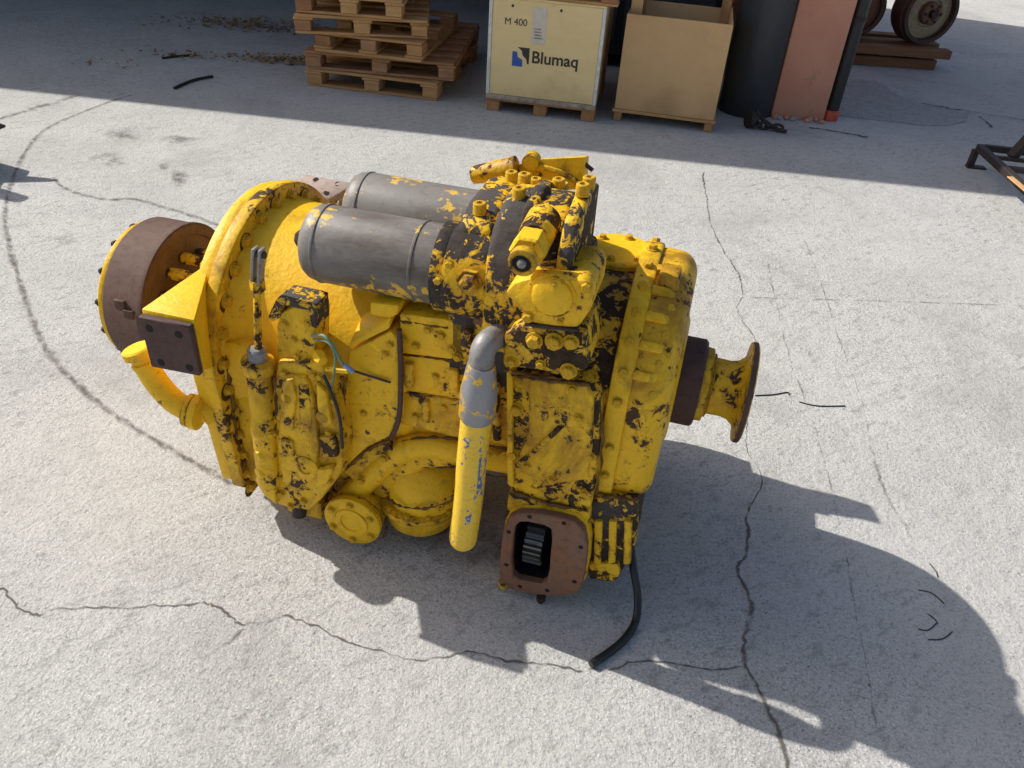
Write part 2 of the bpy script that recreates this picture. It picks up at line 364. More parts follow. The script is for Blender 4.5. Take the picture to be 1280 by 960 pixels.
def stain(px, z, mat, parent=G, name='stain'):
    bm = bmesh.new(); uvl = bm.loops.layers.uv.new('UVMap'); pts = [gp(*p) for p in px]; c = sum(pts, Vector()) / len(pts)
    cv = bm.verts.new((c.x, c.y, z)); vv = [bm.verts.new((p.x, p.y, z)) for p in pts]
    for i in range(len(vv)):
        f = bm.faces.new((cv, vv[i], vv[(i + 1) % len(vv)]))
        for lp, uv in zip(f.loops, ((0, .5), (0, 1), (1, 1))): lp[uvl].uv = uv
    return link_mesh(name, finish(bm, name), mat, parent)
def blob(cx, cy, rx, ry, mat, z=0.0015):
    stain([(cx + rx * random.uniform(.7, 1.2) * math.cos(a), cy + ry * random.uniform(.7, 1.2) * math.sin(a)) for a in np.linspace(0, 6.28, 15)[:-1]], z, mat)
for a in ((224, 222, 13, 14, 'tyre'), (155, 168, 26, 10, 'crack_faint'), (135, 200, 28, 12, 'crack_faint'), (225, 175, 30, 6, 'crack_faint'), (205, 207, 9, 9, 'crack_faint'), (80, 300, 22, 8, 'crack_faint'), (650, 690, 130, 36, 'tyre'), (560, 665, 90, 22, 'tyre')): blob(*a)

# repair patch beside the shed corner
def patch():
    bm = bmesh.new(); px = [(1030, 142), (1042, 108), (1070, 100), (1098, 103), (1118, 118), (1160, 134), (1212, 140), (1206, 153), (1180, 158), (1150, 157), (1110, 152), (1070, 148)]
    top = [gp(*p) for p in px]; top = [Vector((p.x, p.y, 0.007)) for p in top]
    bm_loft(bm, [[Vector((p.x, p.y, -0.02)) for p in top], top])
    link_mesh('repair_patch', finish(bm, 'repair_patch'), 'patch', G)
patch()
strip('crack', [(1010, 160), (1040, 163), (1085, 172)], 0.03, 0.0030, 'crack', 0.01)
strip('crack', [(1150, 130), (1200, 139), (1290, 152)], 0.04, 0.0090, 'crack', 0.01)
strip('crack', [(1225, 146), (1240, 160)], 0.03, 0.0030, 'crack', 0.01)

# ---------------------------------------------------------------- open shed whose roof shades the background
SH = 3.4
def shed():
    off = SH / math.tan(SUN_EL); dx, dy = off * math.cos(SHADOW_AZ), off * math.sin(SHADOW_AZ)
    a = gp(0, 108); b = gp(1280, 245); k = (b.y - a.y) / (b.x - a.x)
    front = lambda x: a.y - dy + k * (x + dx - a.x)
    xl, xr = -16.0, 2.05; yb = 10.75
    t = empty('shed', (0, 8, 0), 0, 'open dark shed with salmon corner pillar, shading the pallets and crates', 'shed')
    def hull(name, pts, mat):
        bm = bmesh.new(); [bm.verts.new(Vector(p) - Vector((0, 8, 0))) for p in pts]
        bmesh.ops.convex_hull(bm, input=bm.verts); return link_mesh(name, finish(bm, name, 20), mat, t)
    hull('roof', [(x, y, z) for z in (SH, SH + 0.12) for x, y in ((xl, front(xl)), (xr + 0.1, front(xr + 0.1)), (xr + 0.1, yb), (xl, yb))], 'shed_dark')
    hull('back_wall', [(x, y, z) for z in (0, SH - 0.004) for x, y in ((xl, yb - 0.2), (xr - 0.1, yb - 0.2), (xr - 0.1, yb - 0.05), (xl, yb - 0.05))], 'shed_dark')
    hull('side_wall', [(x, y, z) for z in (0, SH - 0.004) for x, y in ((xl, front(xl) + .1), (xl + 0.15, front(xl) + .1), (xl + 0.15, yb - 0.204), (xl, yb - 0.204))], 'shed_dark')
    hull('sky_baffle', [(x, front(x) + dyy, z) for z in (1.7, SH - 0.002) for x, dyy in ((xl + .2, 1.0), (xr - .2, 1.0), (xr - .2, 1.06), (xl + .2, 1.06))], 'shed_dark')  # unseen panel added to cut sky light and darken the interior
    p0 = gp(963, 147); p1 = gp(1029, 152); u = (p1 - p0); w = u.length; u.normalize(); v = Vector((-u.y, u.x, 0))
    q = [p0, p1, p1 + v * 0.30, p0 + v * 0.30]
    bm = bmesh.new(); bm_loft(bm, [[Vector((p.x, p.y, z)) - Vector((0, 8, 0)) for p in q] for z in (-0.02, SH - 0.006)]); bmesh.ops.recalc_face_normals(bm, faces=bm.faces); bevel(bm, 0.012, 2)
    link_mesh('pillar', finish(bm, 'pillar'), 'plaster', t)
    hull('side_wall', [(x, y, z) for z in (0, SH - 0.004) for x, y in ((q[3].x + 0.12, q[3].y + 0.004), (q[2].x - 0.02, q[2].y + 0.004), (xr - 0.105, yb - 0.06), (xr - 0.305 , yb - 0.06))], 'plaster')
    # broken plaster at the pillar foot
    for i in range(9):
        c = p0 + u * random.uniform(0.02, w) - v * random.uniform(0.01, 0.05)
        bm = bmesh.new(); bmesh.ops.create_icosphere(bm, subdivisions=1, radius=random.uniform(0.012, 0.03))
        for vv in bm.verts: vv.co = Vector((vv.co.x * random.uniform(.8, 1.3), vv.co.y * random.uniform(.7, 1.2), vv.co.z * .7))
        o = link_mesh('plaster_lump', finish(bm, 'plaster_lump', 10), 'plaster' if i % 3 else 'patch', t); o.location = c + Vector((0, 0, 0.012)) - Vector((0, 8, 0))
    c = gp(1036, 149); c.z = 0
    bm = bmesh.new(); bm_lathe(bm, c + Vector((0, 0, 0.06)) - Vector((0, 8, 0)), (0, 0, 1), [(0, 0.046), (SH - 0.07, 0.046)], 20)
    dp = link_mesh('downpipe', finish(bm, 'downpipe'), 'pipe_black', t)
    bm = bmesh.new(); bm_lathe(bm, c - Vector((0, 8, 0)), (0, 0, 1), [(0, 0.052), (0.005, 0.056), (0.06, 0.056), (0.068, 0.05)], 20)
    link_mesh('pipe_shoe', finish(bm, 'pipe_shoe'), 'pipe_red', dp)
    for z in (0.62, 1.9):
        bm = bmesh.new(); bm_lathe(bm, c + Vector((0, 0, z)) - Vector((0, 8, 0)), (0, 0, 1), [(0, 0.047), (0.0, 0.052), (0.03, 0.052), (0.03, 0.047)], 20)
        link_mesh('pipe_clip', finish(bm, 'pipe_clip'), 'iron_dark', dp)
shed()

# ---------------------------------------------------------------- pallets
PH = 0.117
_pm = {}
def pallet(name, c0, yaw, W, D, label, mat='wood', group='wooden pallets in the stack', flip=False, side=False):
    """c0 = front left bottom corner; blocks pallet, deck boards run along the front"""
    t = empty(name, c0, yaw, label, 'pallet', group)
    def piece(nm, x, y, z, sx, sy, sz, mt=mat):
        key = (round(sx, 3), round(sy, 3), round(sz, 3), mt)
        if key not in _pm: _pm[key] = box_mesh(nm, -sx / 2, sx / 2, -sy / 2, sy / 2, 0, sz, 0.0035); _pm[key].materials.append(M[mt])
        zz = z if not flip else PH - z - sz
        o = link_mesh(nm, _pm[key], None, t); o.location = (x + random.uniform(-.004, .004), y + random.uniform(-.004, .004), zz)
        o.rotation_euler = (0, 0, R(random.uniform(-.6, .6)))
    bw = 0.10
    xs = (bw / 2, W / 2, W - bw / 2)
    for y in (0.07, D / 2, D - 0.07): piece('bottom_board', W / 2, y, 0, W, 0.12, 0.017)
    for y in (0.07, D / 2, D - 0.07):
        for x in xs: piece('block', x, y, 0.0175, bw, 0.135, 0.0625, 'wood_red' if random.random() < .35 else mat)
    for x in xs: piece('stringer_board', x, D / 2, 0.0805, 0.12, D, 0.0165)
    nb = 7
    for i in range(nb): piece('deck_board', W / 2, 0.055 + (D - 0.11) * i / (nb - 1), 0.0975, W, 0.12 if i % 2 == 0 else 0.095, 0.0185)
    return t
def stack_pallet(a, b, lvl, W, D, label, mat, flip=False):
    z = lvl * (PH + 0.002); p = gp(*a, z); q = gp(*b, z)
    pallet('pallet', Vector((p.x, p.y, z + 0.0005)), math.atan2(q.y - p.y, q.x - p.x), (q - p).length if W is None else W, D, label, mat, flip=flip)
stack_pallet((384, 107), (546, 127), 0, None, 1.15, 'weathered wooden pallet at the bottom of the stack, resting on the concrete', 'wood')
stack_pallet((383, 86), (567, 103), 1, None, 1.20, 'wide red-brown pallet second from the bottom of the stack', 'wood_red')
stack_pallet((394, 64), (527, 79), 2, None, 1.0, 'narrower upturned pallet third from the bottom of the stack', 'wood', True)
stack_pallet((369, 42), (534, 50), 3, None, 1.2, 'pale wooden pallet fourth from the bottom, jutting left out of the stack', 'wood')
stack_pallet((370, 16), (502, 26), 4, None, 1.15, 'pale wooden pallet topmost of those whole in view in the stack', 'wood')
stack_pallet((376, -10), (535, -6), 5, None, 1.15, 'wooden pallet at the top of the stack, cut off by the photo edge', 'wood')

# ---------------------------------------------------------------- printed crate
def text_mesh(txt, size, mat, parent, loc, name='lettering', bold=0.0):
    cu = bpy.data.curves.new(name, 'FONT'); cu.body = txt; cu.size = size; cu.extrude = 0.0006; cu.offset = bold
    o = bpy.data.objects.new(name, cu); C.objects.link(o); dg = bpy.context.evaluated_depsgraph_get()
    me = bpy.data.meshes.new_from_object(o.evaluated_get(dg)); bpy.data.objects.remove(o); bpy.data.curves.remove(cu)
    me.materials.clear(); o = link_mesh(name, me, mat, parent); o.location = loc; o.rotation_euler = (R(90), 0, 0); return o
def flat(name, pts, y, mat, parent, th=0.0012):
    bm = bmesh.new(); bm_loft(bm, [[(x, y, z) for x, z in pts], [(x, y - th, z) for x, z in pts]]); return link_mesh(name, finish(bm, name), mat, parent)
def crate():
    p = gp(607, 138); q = gp(741, 154); W = (q - p).length; yaw = math.atan2(q.y - p.y, q.x - p.x)
    t = empty('shipping_crate', p, yaw, 'pale yellow plywood crate printed Blumaq, standing on three wooden feet', 'crate')
    z0, z1, D = 0.080, 0.668, 0.80
    for x in (0.04, W / 2, W - 0.04):
        link_mesh('foot', box_mesh('foot', x - 0.042, x + 0.042, 0.02, 0.16, 0, 0.066, .004), 'wood_foot', t)
        link_mesh('foot', box_mesh('foot', x - 0.042, x + 0.042, D - .16, D - .02, 0, 0.066, .004), 'wood_foot', t)
    link_mesh('base_board', box_mesh('base_board', 0, W, 0.005, D, 0.0665, z0, .003), 'wood_foot', t)
    th = 0.012
    fp = link_mesh('panel', box_mesh('panel', 0.018, W - 0.018, 0, th, z0 + .031, z1, .002), 'ply_yellow', t)
    link_mesh('panel', box_mesh('panel', 0, W, D - th, D, z0 + .001, z1, .002), 'ply_yellow', t)
    for x in (0.001, W - th - .001): link_mesh('panel', box_mesh('panel', x, x + th, th + .001, D - th - .001, z0 + .001, z1 - .001, .002), 'ply_yellow', t)
    link_mesh('lid', box_mesh('lid', -.004, W + .004, -.004, D + .004, z1 + .001, z1 + .014, .002), 'ply_yellow', t)
    for x0, x1 in ((-.003, 0.017), (W - 0.017, W + .003)):
        bm = bmesh.new(); bm_box(bm, x0, x1, -.004, th, z0 + .03, z1); link_mesh('edge_trim', finish(bm, 'edge_trim'), 'trim', t)
    bm = bmesh.new(); bm_box(bm, W + .0005, W + .003, th + .0005, .05, z0 + .03, z1); link_mesh('edge_trim', finish(bm, 'edge_trim'), 'trim', t)
    link_mesh('edge_trim', box_mesh('edge_trim', -.003, W + .003, -.004, th, z0 + .001, z0 + .0295, .001), 'trim_dirty', t)
    # print on the front panel (children of the panel)
    s = W / 138.0     # metres per photo pixel across the front
    zt = z1
    text_mesh('M 400', 0.055, 'ink_black', fp, (0.022 + 14 * s, -.0012, zt - 0.140), bold=0.0)
    text_mesh('Blumaq', 0.098, 'ink_black', fp, (0.020 + 50 * s, -.0012, zt - 0.345), bold=0.0018)
    lx = 0.012 + 28 * s; lz = zt - 0.375
    flat('logo', [(lx, lz), (lx, lz + .085), (lx + .028, lz + .085), (lx + .034, lz + .055), (lx + .062, lz + .040), (lx + .066, lz), ], -.0004, 'ink_blue', fp)
    flat('logo', [(lx + .032, lz + .112), (lx + .105, lz + .112), (lx + .105, lz + .018), (lx + .094, lz + .018), (lx + .088, lz + .046), (lx + .064, lz + .066), (lx + .058, lz + .092)], -.0004, 'ink_black', fp)
    sh = flat('paper_label', [(0.012 + 50 * s, zt - 0.235), (0.012 + 67 * s, zt - 0.235), (0.012 + 67 * s, zt - 0.03), (0.012 + 50 * s, zt - 0.03)], -.0004, 'paper', fp)
    for k in range(4): flat('print_line', [(0.012 + 53 * s, zt - .205 + k * .017), (0.012 + (64 - k) * s, zt - .205 + k * .017), (0.012 + (64 - k) * s, zt - .197 + k * .017), (0.012 + 53 * s, zt - .197 + k * .017)], -.0018, 'trim_dirty', fp, .0005)
    for x in (.20, .62): link_mesh('screw', box_mesh('screw', W * x - .007, W * x + .007, -.004, .0005, zt - .042, zt - .028, .002), 'ink_black', t)
    return p, q, yaw, W, z1
p, q, yaw, W, z1 = crate()
pallet('pallet', Vector((p.x, p.y, z1 + 0.0155)) + Vector((math.cos(yaw) * .02 + .0, -.02, 0)), yaw, W + 0.04, 0.85, 'pale pallet lying on top of the printed crate, cut by the photo edge', 'wood', 'pallets on the crate')

def open_crate():
    p = gp(766, 150); q = gp(889, 166); W = (q - p).length; yaw = math.atan2(q.y - p.y, q.x - p.x)
    t = empty('open_crate', p, yaw, 'open-topped plain tan crate standing beside the printed crate', 'crate')
    D = 0.62; z0 = 0.075; z1 = 0.635
    for x in (0.025, W - 0.025):
        link_mesh('runner', box_mesh('runner', x - .025, x + .025, 0.0, D, 0, .056, .004), 'wood_foot', t)
    link_mesh('base_board', box_mesh('base_board', -.012, W + .012, -.012, D, 0.0565, z0, .003), 'wood', t)
    th = .010
    link_mesh('panel', box_mesh('panel', 0, W, 0, th, z0 + .001, z1, .002), 'ply_brown', t)
    link_mesh('panel', box_mesh('panel', 0, W, D - th, D, z0 + .001, z1 - .02, .002), 'ply_brown', t)
    for x in (0.0, W - th): link_mesh('panel', box_mesh('panel', x, x + th, th + .001, D - th - .001, z0 + .001, z1 - .004, .002), 'ply_brown', t)
    for x in (th + .001, W - th - .061):
        for y in (th + .001, D - th - .046): link_mesh('corner_post', box_mesh('corner_post', x, x + .06, y, y + .045, z0 + .001, z1 + (.10 if y > .2 else -.01), .003), 'wood_foot', t)
    link_mesh('flap', box_mesh('flap', W * .02, W * .13, .075, .085, z0 + .3, z1 + .10, .002), 'ply_brown', t)
open_crate()

# made-up dark block, added to blacken the gap behind the crates
def infill():
    b = Vector((0.62, 6.45, 0)); t = empty('dark_infill', b, R(-5), 'made-up dark cabinet in the gloom behind the crates', 'machine')
    link_mesh('body', box_mesh('body', -.75, .70, 0, .8, .10, 1.5, .02, 2), 'infill', t)
    for x in (-.65, .55): link_mesh('foot', box_mesh('foot', x, x + .12, .05, .75, 0, .0995, .005), 'iron_dark', t)
    for x0, x1 in ((-.7, -.05), (.0, .65)): link_mesh('door', box_mesh('door', x0, x1, -.012, -.001, .2, 1.4, .004), 'shed_dark', t)
    bm = bmesh.new(); bm_tube(bm, [(-.1, -.03, .55), (.05, -.10, .72), (.2, -.06, .95), (.30, -.03, 1.2)], .02, 10); link_mesh('hose', finish(bm, 'hose'), 'steel', t)
infill()

def tank():
    l = gp(897, 142); r = gp(964, 150); c = (l + r) / 2; rad = (r - l).length / 2 * 1.02; c = c + Vector((0.03, 0.14, 0))
    t = empty('tank', c, 0, 'dark grey upright cylindrical tank between open crate and pillar', 'tank')
    bm = bmesh.new(); bm_lathe(bm, (0, 0, 0), (0, 0, 1), [(0, rad * .97), (.012, rad), (1.55, rad), (1.62, rad * .9), (1.66, rad * .6), (1.67, .01)], 48)
    link_mesh('shell', finish(bm, 'shell', 50), 'tank', t)
    bm = bmesh.new(); bm_lathe(bm, (0, 0, .80), (0, 0, 1), [(0, rad + .0005), (.004, rad + .006), (.024, rad + .006), (.028, rad + .0005)], 48, False); link_mesh('band', finish(bm, 'band'), 'tank', t)
tank()

# rusty coupling and chain scrap on the ground by the pillar
def scrap():
    c = gp(950, 162); t = empty('scrap_coupling', c, R(-10), 'small rusty black coupling with links lying before the salmon pillar', 'scrap metal')
    bm = bmesh.new(); bm_lathe(bm, (-.09, 0, .055), (1, .5, 0), [(0, .02), (0, .055), (.035, .055), (.035, .03), (.07, .025)], 18); link_mesh('wheel', finish(bm, 'wheel'), 'iron_dark', t)
    for i in range(4):
        bm = bmesh.new(); x = -.03 + i * .045; a = i * 1.3
        pts = [(x + .033 * math.cos(k) , .0 + .02 * math.sin(k) * math.cos(a), .028 + .02 * math.sin(k) * math.sin(a)) for k in np.linspace(0, 2 * math.pi, 11)]
        bm_tube(bm, pts, .009, 8, 2); link_mesh('link', finish(bm, 'link'), 'iron_dark', t)
    bm = bmesh.new(); bm_tube(bm, [(-.05, .02, .11), (.0, .03, .06), (.1, .0, .02), (.16, -.03, .018)], .012, 8); link_mesh('rod', finish(bm, 'rod'), 'iron_dark', t)
scrap()

# ---------------------------------------------------------------- skid with two rusty idler wheels
def skid():
    p = gp(1040, 79); q = gp(1168, 88); yaw = math.atan2(q.y - p.y, q.x - p.x); W = (q - p).length
    t = empty('timber_skid', p, yaw, 'brown timber skid carrying two rusty wheels beyond the pillar', 'skid')
    for y in (0.0, .22, .44): link_mesh('bottom_board', box_mesh('bottom_board', 0, W, y, y + .12, 0, .078, .006), 'wood_dark', t)
    for x in (.05, W / 2 - .05, W - .16): link_mesh('spacer', box_mesh('spacer', x, x + .1, .02, .54, .0785, .098, .004), 'wood_dark', t)
    for y in (-.04, .22, .46): link_mesh('top_board', box_mesh('top_board', -.02, W + .08, y, y + .12, .0985, .165, .006), 'wood_dark', t)
    def wheel(x, y, rad, ang, label, web):
        c = p + Vector((math.cos(yaw) * x - math.sin(yaw) * y, math.sin(yaw) * x + math.cos(yaw) * y, .166 + rad))
        w = empty('idler_wheel', c - Vector((0, 0, rad)), ang, label, 'wheel', 'idler wheels on the skid')
        d = (0, -1, 0)
        def part(nm, prof, m, seg=48, par=w):
            bm = bmesh.new(); bm_lathe(bm, (0, 0, rad), d, prof, seg); return link_mesh(nm, finish(bm, nm), m, par)
        part('rim', [(-.11, rad * .8), (-.11, rad * .93), (-.07, rad * .94), (-.065, rad), (.065, rad), (.07, rad * .95), (.11, rad * .94), (.11, rad * .82), (.06, rad * .80), (-.06, rad * .8)], 'rust', par=w)
        part('web', [(-.05, rad * .81), (.055, rad * .81), (.075, rad * .45), (.06, rad * .42), (.06, .02)], web)
        h = part('hub', [(.05, rad * .36), (.115, rad * .34), (.125, rad * .30), (.125, rad * .2), (.11, rad * .19), (.11, .01)], 'rust_orange')
        for k in range(6):
            a = k * math.pi / 3; bm = bmesh.new(); bm_lathe(bm, (rad * .27 * math.cos(a), 0, rad + rad * .27 * math.sin(a)), d, [(.12, .013), (.134, .013), (.136, .010)], 6); link_mesh('bolt', finish(bm, 'bolt'), 'iron_dark', h)
        bm = bmesh.new(); bm_lathe(bm, (0, 0, rad), d, [(.10, rad * .13), (.15, rad * .12), (.155, rad * .10), (.155, .01)], 16); link_mesh('axle', finish(bm, 'axle'), 'iron_dark', w)
    wheel(W * .82, .20, .25, R(12), 'rusty wheel with pale tan web at the right end of the skid', 'wheel_tan')
    wheel(W * .20, .30, .235, R(-14), 'darker brown rusty wheel half hidden behind the black downpipe', 'rust_orange')
skid()

# ---------------------------------------------------------------- low rusty frame cut by the right edge
def rack():
    c = gp(1222, 219); t = empty('steel_frame', c, 0, 'low rusty steel trestle frame cut by the right photo edge', 'frame')
    def bar(nm, a, b, w=.035, h=.035, mat='iron_dark'):
        a = Vector(a) - c; b = Vector(b) - c; d = (b - a).normalized(); u = d.cross(Vector((0, 0, 1))); u = u.normalized() if u.length > .1 else Vector((1, 0, 0)); v = u.cross(d)
        bm = bmesh.new(); bm_loft(bm, [[P + u * x * w / 2 + v * y * h / 2 for x, y in ((-1, -1), (1, -1), (1, 1), (-1, 1))] for P in (a, b)]); bmesh.ops.recalc_face_normals(bm, faces=bm.faces); bevel(bm, .003, 1)
        return link_mesh(nm, finish(bm, nm), mat, t)
    zt = .13
    A = gp(1224, 184, zt); B = gp(1310, 262, zt); D = gp(1330, 196, zt)
    bar('side_rail', A, B, .04, .04); bar('end_rail', A + Vector((.03, 0, 0)), D, .035, .035)
    m = gp(1262, 222, zt + .021); e = gp(1300, 254, zt + .021)
    bar('worn_strip', m + Vector((0, 0, .0045)), e + Vector((0, 0, .0045)), .036, .006, 'wood')
    k = A.lerp(B, .38); bar('cross_bar', k + Vector((.03, 0, 0)), k + (D - A), .03, .03)
    bar('cross_bar', A.lerp(B, .18) + Vector((.03, .0, .0)), A.lerp(B, .18) + (D - A), .03, .02)
    for f in (A + Vector((.0, .02, 0)), B): bar('leg', Vector((f.x, f.y, zt - .0205)), Vector((f.x, f.y, 0.012)), .035, .035); bar('foot_plate', Vector((f.x - .02, f.y, .006)), Vector((f.x + .09, f.y - .01, .006)), .05, .012)
    for f in (D, B + (D - A)): bar('leg', Vector((f.x, f.y, zt - .0205)), Vector((f.x, f.y, 0.0)), .035, .035)
    s0 = gp(1264, 197, zt); bar('upright', s0 + Vector((0, 0, .0)), s0 + Vector((.22, .10, .34)), .05, .05)
rack()

# ---------------------------------------------------------------- little things on the ground
def tube_thing(name, px, rad, mat, label, cat, z=None, group=None):
    pts = [gp(*a) for a in px]; o0 = pts[0].copy(); bm = bmesh.new()
    bm_tube(bm, [Vector((q_.x - o0.x, q_.y - o0.y, (z or rad))) for q_ in pts], rad, 8, 4)
    o = link_mesh(name, finish(bm, name), mat); o.location = o0; return tag(o, label, cat, group)
tube_thing('stick', [(218, 112), (236, 104), (250, 100), (266, 97)], .009, 'wire_black', 'dark stick lying in the shade nearest the sunlit concrete', 'stick')
tube_thing('stick', [(203, 74), (220, 72), (244, 70)], .008, 'wire_black', 'dark stick in the shade farther back among dry leaves', 'stick')
tube_thing('wire_piece', [(944, 495), (965, 494), (984, 491), (986, 494)], .0022, 'wire_black', 'short dark wire on the concrete touching the shaft flange outline', 'wire')
tube_thing('wire_piece', [(999, 503), (1022, 508), (1056, 508)], .0022, 'wire_black', 'short dark wire lying farther right of the shaft flange', 'wire')
for a, l in (([(1148, 738), (1165, 742), (1180, 755)], 'uppermost dark wire scrap in the machine shadow at right'), ([(1160, 768), (1168, 774), (1172, 780)], 'tiny straight wire scrap in the middle of the scraps in the machine shadow'), ([(1148, 787), (1160, 788), (1170, 780)], 'hooked wire scrap lying in the machine shadow'), ([(1160, 800), (1178, 799), (1190, 790)], 'lowest curved wire scrap in the machine shadow'), ([(1162, 705), (1170, 715), (1172, 722)], 'short dark scrap at the upper edge of the machine shadow')):
    tube_thing('wire_scrap', a, .0014, 'wire_black', l, 'wire', group='wire scraps in the shadow')
def leaves(px, n, sp, label):
    c = gp(*px); bm = bmesh.new()
    for i in range(n):
        x, y = random.gauss(0, sp[0]), random.gauss(0, sp[1]); s = random.uniform(.012, .03); a = random.uniform(0, 6.28); z = random.uniform(.002, .03) * math.exp(-(x / sp[0]) ** 2 / 3)
        q_ = [Vector((x + s * k * math.cos(a + b), y + s * k * math.sin(a + b), max(.001, z + random.uniform(-.006, .012)))) for b, k in ((0, 1), (1.3, .45), (3.14, .9), (4.6, .45))]
        bm.faces.new([bm.verts.new(v) for v in q_])
    o = link_mesh('dry_leaves', finish(bm, 'dry_leaves', 5), 'leaf'); o.location = c; tag(o, label, 'leaves'); o['kind'] = 'stuff'
leaves((318, 33), 420, (.34, .13), 'brown dry leaves swept into a heap left of the pallets')
leaves((352, 76), 220, (.20, .06), 'thin drift of dry leaves before the left end of the pallets')
leaves((222, 69), 40, (.16, .05), 'few dry leaves scattered round the farther dark stick')
leaves((140, 82), 14, (.25, .05), 'sparse dry leaves in the shade at the far left')

# unseen stand-in of guessed shape, added outside the frame to cast the left shadow
def add_shadow_caster():
    b = Vector((-3.02, 3.62, 0)); t = empty('shadow_caster', b, R(15), 'unseen stand-in just outside the left edge, added to cast its shadow', 'shadow caster')
    link_mesh('body', box_mesh('body', -.18, .2, -.16, .2, 0, .34, .03, 2), 'rust', t)
    bm = bmesh.new(); bm_lathe(bm, (0, 0, .34), (0.05, 0, 1), [(0, .10), (.1, .09), (.12, .05), (.3, .04)], 20); link_mesh('caster_post', finish(bm, 'caster_post'), 'iron_dark', t)
    bm = bmesh.new(); bm_lathe(bm, (.19, -.02, .2), (1, -.15, .05), [(0, .07), (.1, .05), (.3, .02), (.34, .006)], 14); link_mesh('spike', finish(bm, 'spike'), 'iron_dark', t)
    link_mesh('ear', box_mesh('ear', .02, .16, .15, .22, .3405, .46, .01), 'rust', t)
add_shadow_caster()

# ================================================================ the gearbox (power-shift transmission)
S0, N0 = -0.45, 1.6
OFF = Vector((S0, N0, 0))
GB = empty('transmission', MU * S0 + MV * N0, MA, 'large worn yellow transmission gearbox with two grey filter canisters, standing on concrete', 'gearbox')
AXZ = 0.49                                  # height of the shaft line
def part(name, bm, mat, parent=None, ang=38):
    for v in bm.verts: v.co -= OFF
    return link_mesh(name, finish(bm, name, ang), mat, parent or GB)
def prism_n(name, px, n0, n1, mat, bv=0.006, parent=None, seg=2, jit=0.0):
    """outline read on the front plane n0, cast back to n1"""
    pts = [on_n(x, y, n0) for x, y in px]
    bm = bmesh.new(); bm_loft(bm, [pts, [Vector((p.x, n1, p.z)) for p in pts]])
    bmesh.ops.recalc_face_normals(bm, faces=bm.faces); bevel(bm, bv, seg)
    return part(name, bm, mat, parent)
def prism_s(name, nz, s0, s1, mat, bv=0.006, parent=None, seg=2):
    bm = bmesh.new(); bm_loft(bm, [[Vector((s, n, z)) for n, z in nz] for s in (s0, s1)])
    bmesh.ops.recalc_face_normals(bm, faces=bm.faces); bevel(bm, bv, seg)
    return part(name, bm, mat, parent)
def box(name, s0, s1, n0, n1, z0, z1, mat, bv=0.006, parent=None, seg=2):
    bm = bmesh.new(); bm_box(bm, s0, s1, n0, n1, z0, z1); bmesh.ops.recalc_face_normals(bm, faces=bm.faces); bevel(bm, bv, seg); return part(name, bm, mat, parent)
def lathe(name, p, d, prof, mat, parent=None, seg=40, ang=38):
    bm = bmesh.new(); bm_lathe(bm, p, d, prof, seg); return part(name, bm, mat, parent, ang)
def tube(name, pts, rad, mat, parent=None, seg=14, sm=6):
    bm = bmesh.new(); bm_tube(bm, pts, rad, seg, sm); return part(name, bm, mat, parent)
def hull(name, pts, mat, parent=None, bv=0.005):
    bm = bmesh.new(); [bm.verts.new(p) for p in pts]; bmesh.ops.convex_hull(bm, input=bm.verts)
    bmesh.ops.dissolve_limit(bm, angle_limit=R(2), verts=bm.verts, edges=bm.edges); bmesh.ops.recalc_face_normals(bm, faces=bm.faces); bevel(bm, bv, 2); return part(name, bm, mat, parent)
_bolts = {}
def bolt_mesh(kind, mat):
    if (kind, mat) not in _bolts:
        bm = bmesh.new()
        if kind == 'hex':
            bm_lathe(bm, (0, 0, 0), (0, 0, 1), [(0, 1.35), (.22, 1.35), (.25, 1.28)], 14); bm_lathe(bm, (0, 0, .2), (0, 0, 1), [(0, 1.0), (.85, 1.0), (1.0, .82)], 6)
        elif kind == 'cap':
            bm_lathe(bm, (0, 0, 0), (0, 0, 1), [(0, 1.0), (1.6, 1.0), (1.75, .85), (1.75, .5), (1.4, .45)], 14)
        elif kind == 'hole':
            bm_lathe(bm, (0, 0, 0), (0, 0, 1), [(0, 1.0), (.08, 1.0)], 14)
        me = finish(bm, 'bolt'); me.materials.append(M[mat]); _bolts[(kind, mat)] = me
    return _bolts[(kind, mat)]
def bolt(parent, p, d=(0, -1, 0), r=0.010, kind='hex', mat='bolt', name='bolt'):
    o = link_mesh(name, bolt_mesh(kind, mat), None, parent)
    q_ = Vector(d).normalized().to_track_quat('Z', 'Y'); o.rotation_mode = 'QUATERNION'
    o.rotation_quaternion = q_ @ Matrix.Rotation(random.uniform(0, 1), 3, 'Z').to_quaternion()
    o.location = Vector(p) - OFF; o.scale = (r, r, r); return o
FR = (0, -1, 0); UP = (0, 0, 1); RT = (1, 0, 0); LF = (-1, 0, 0)

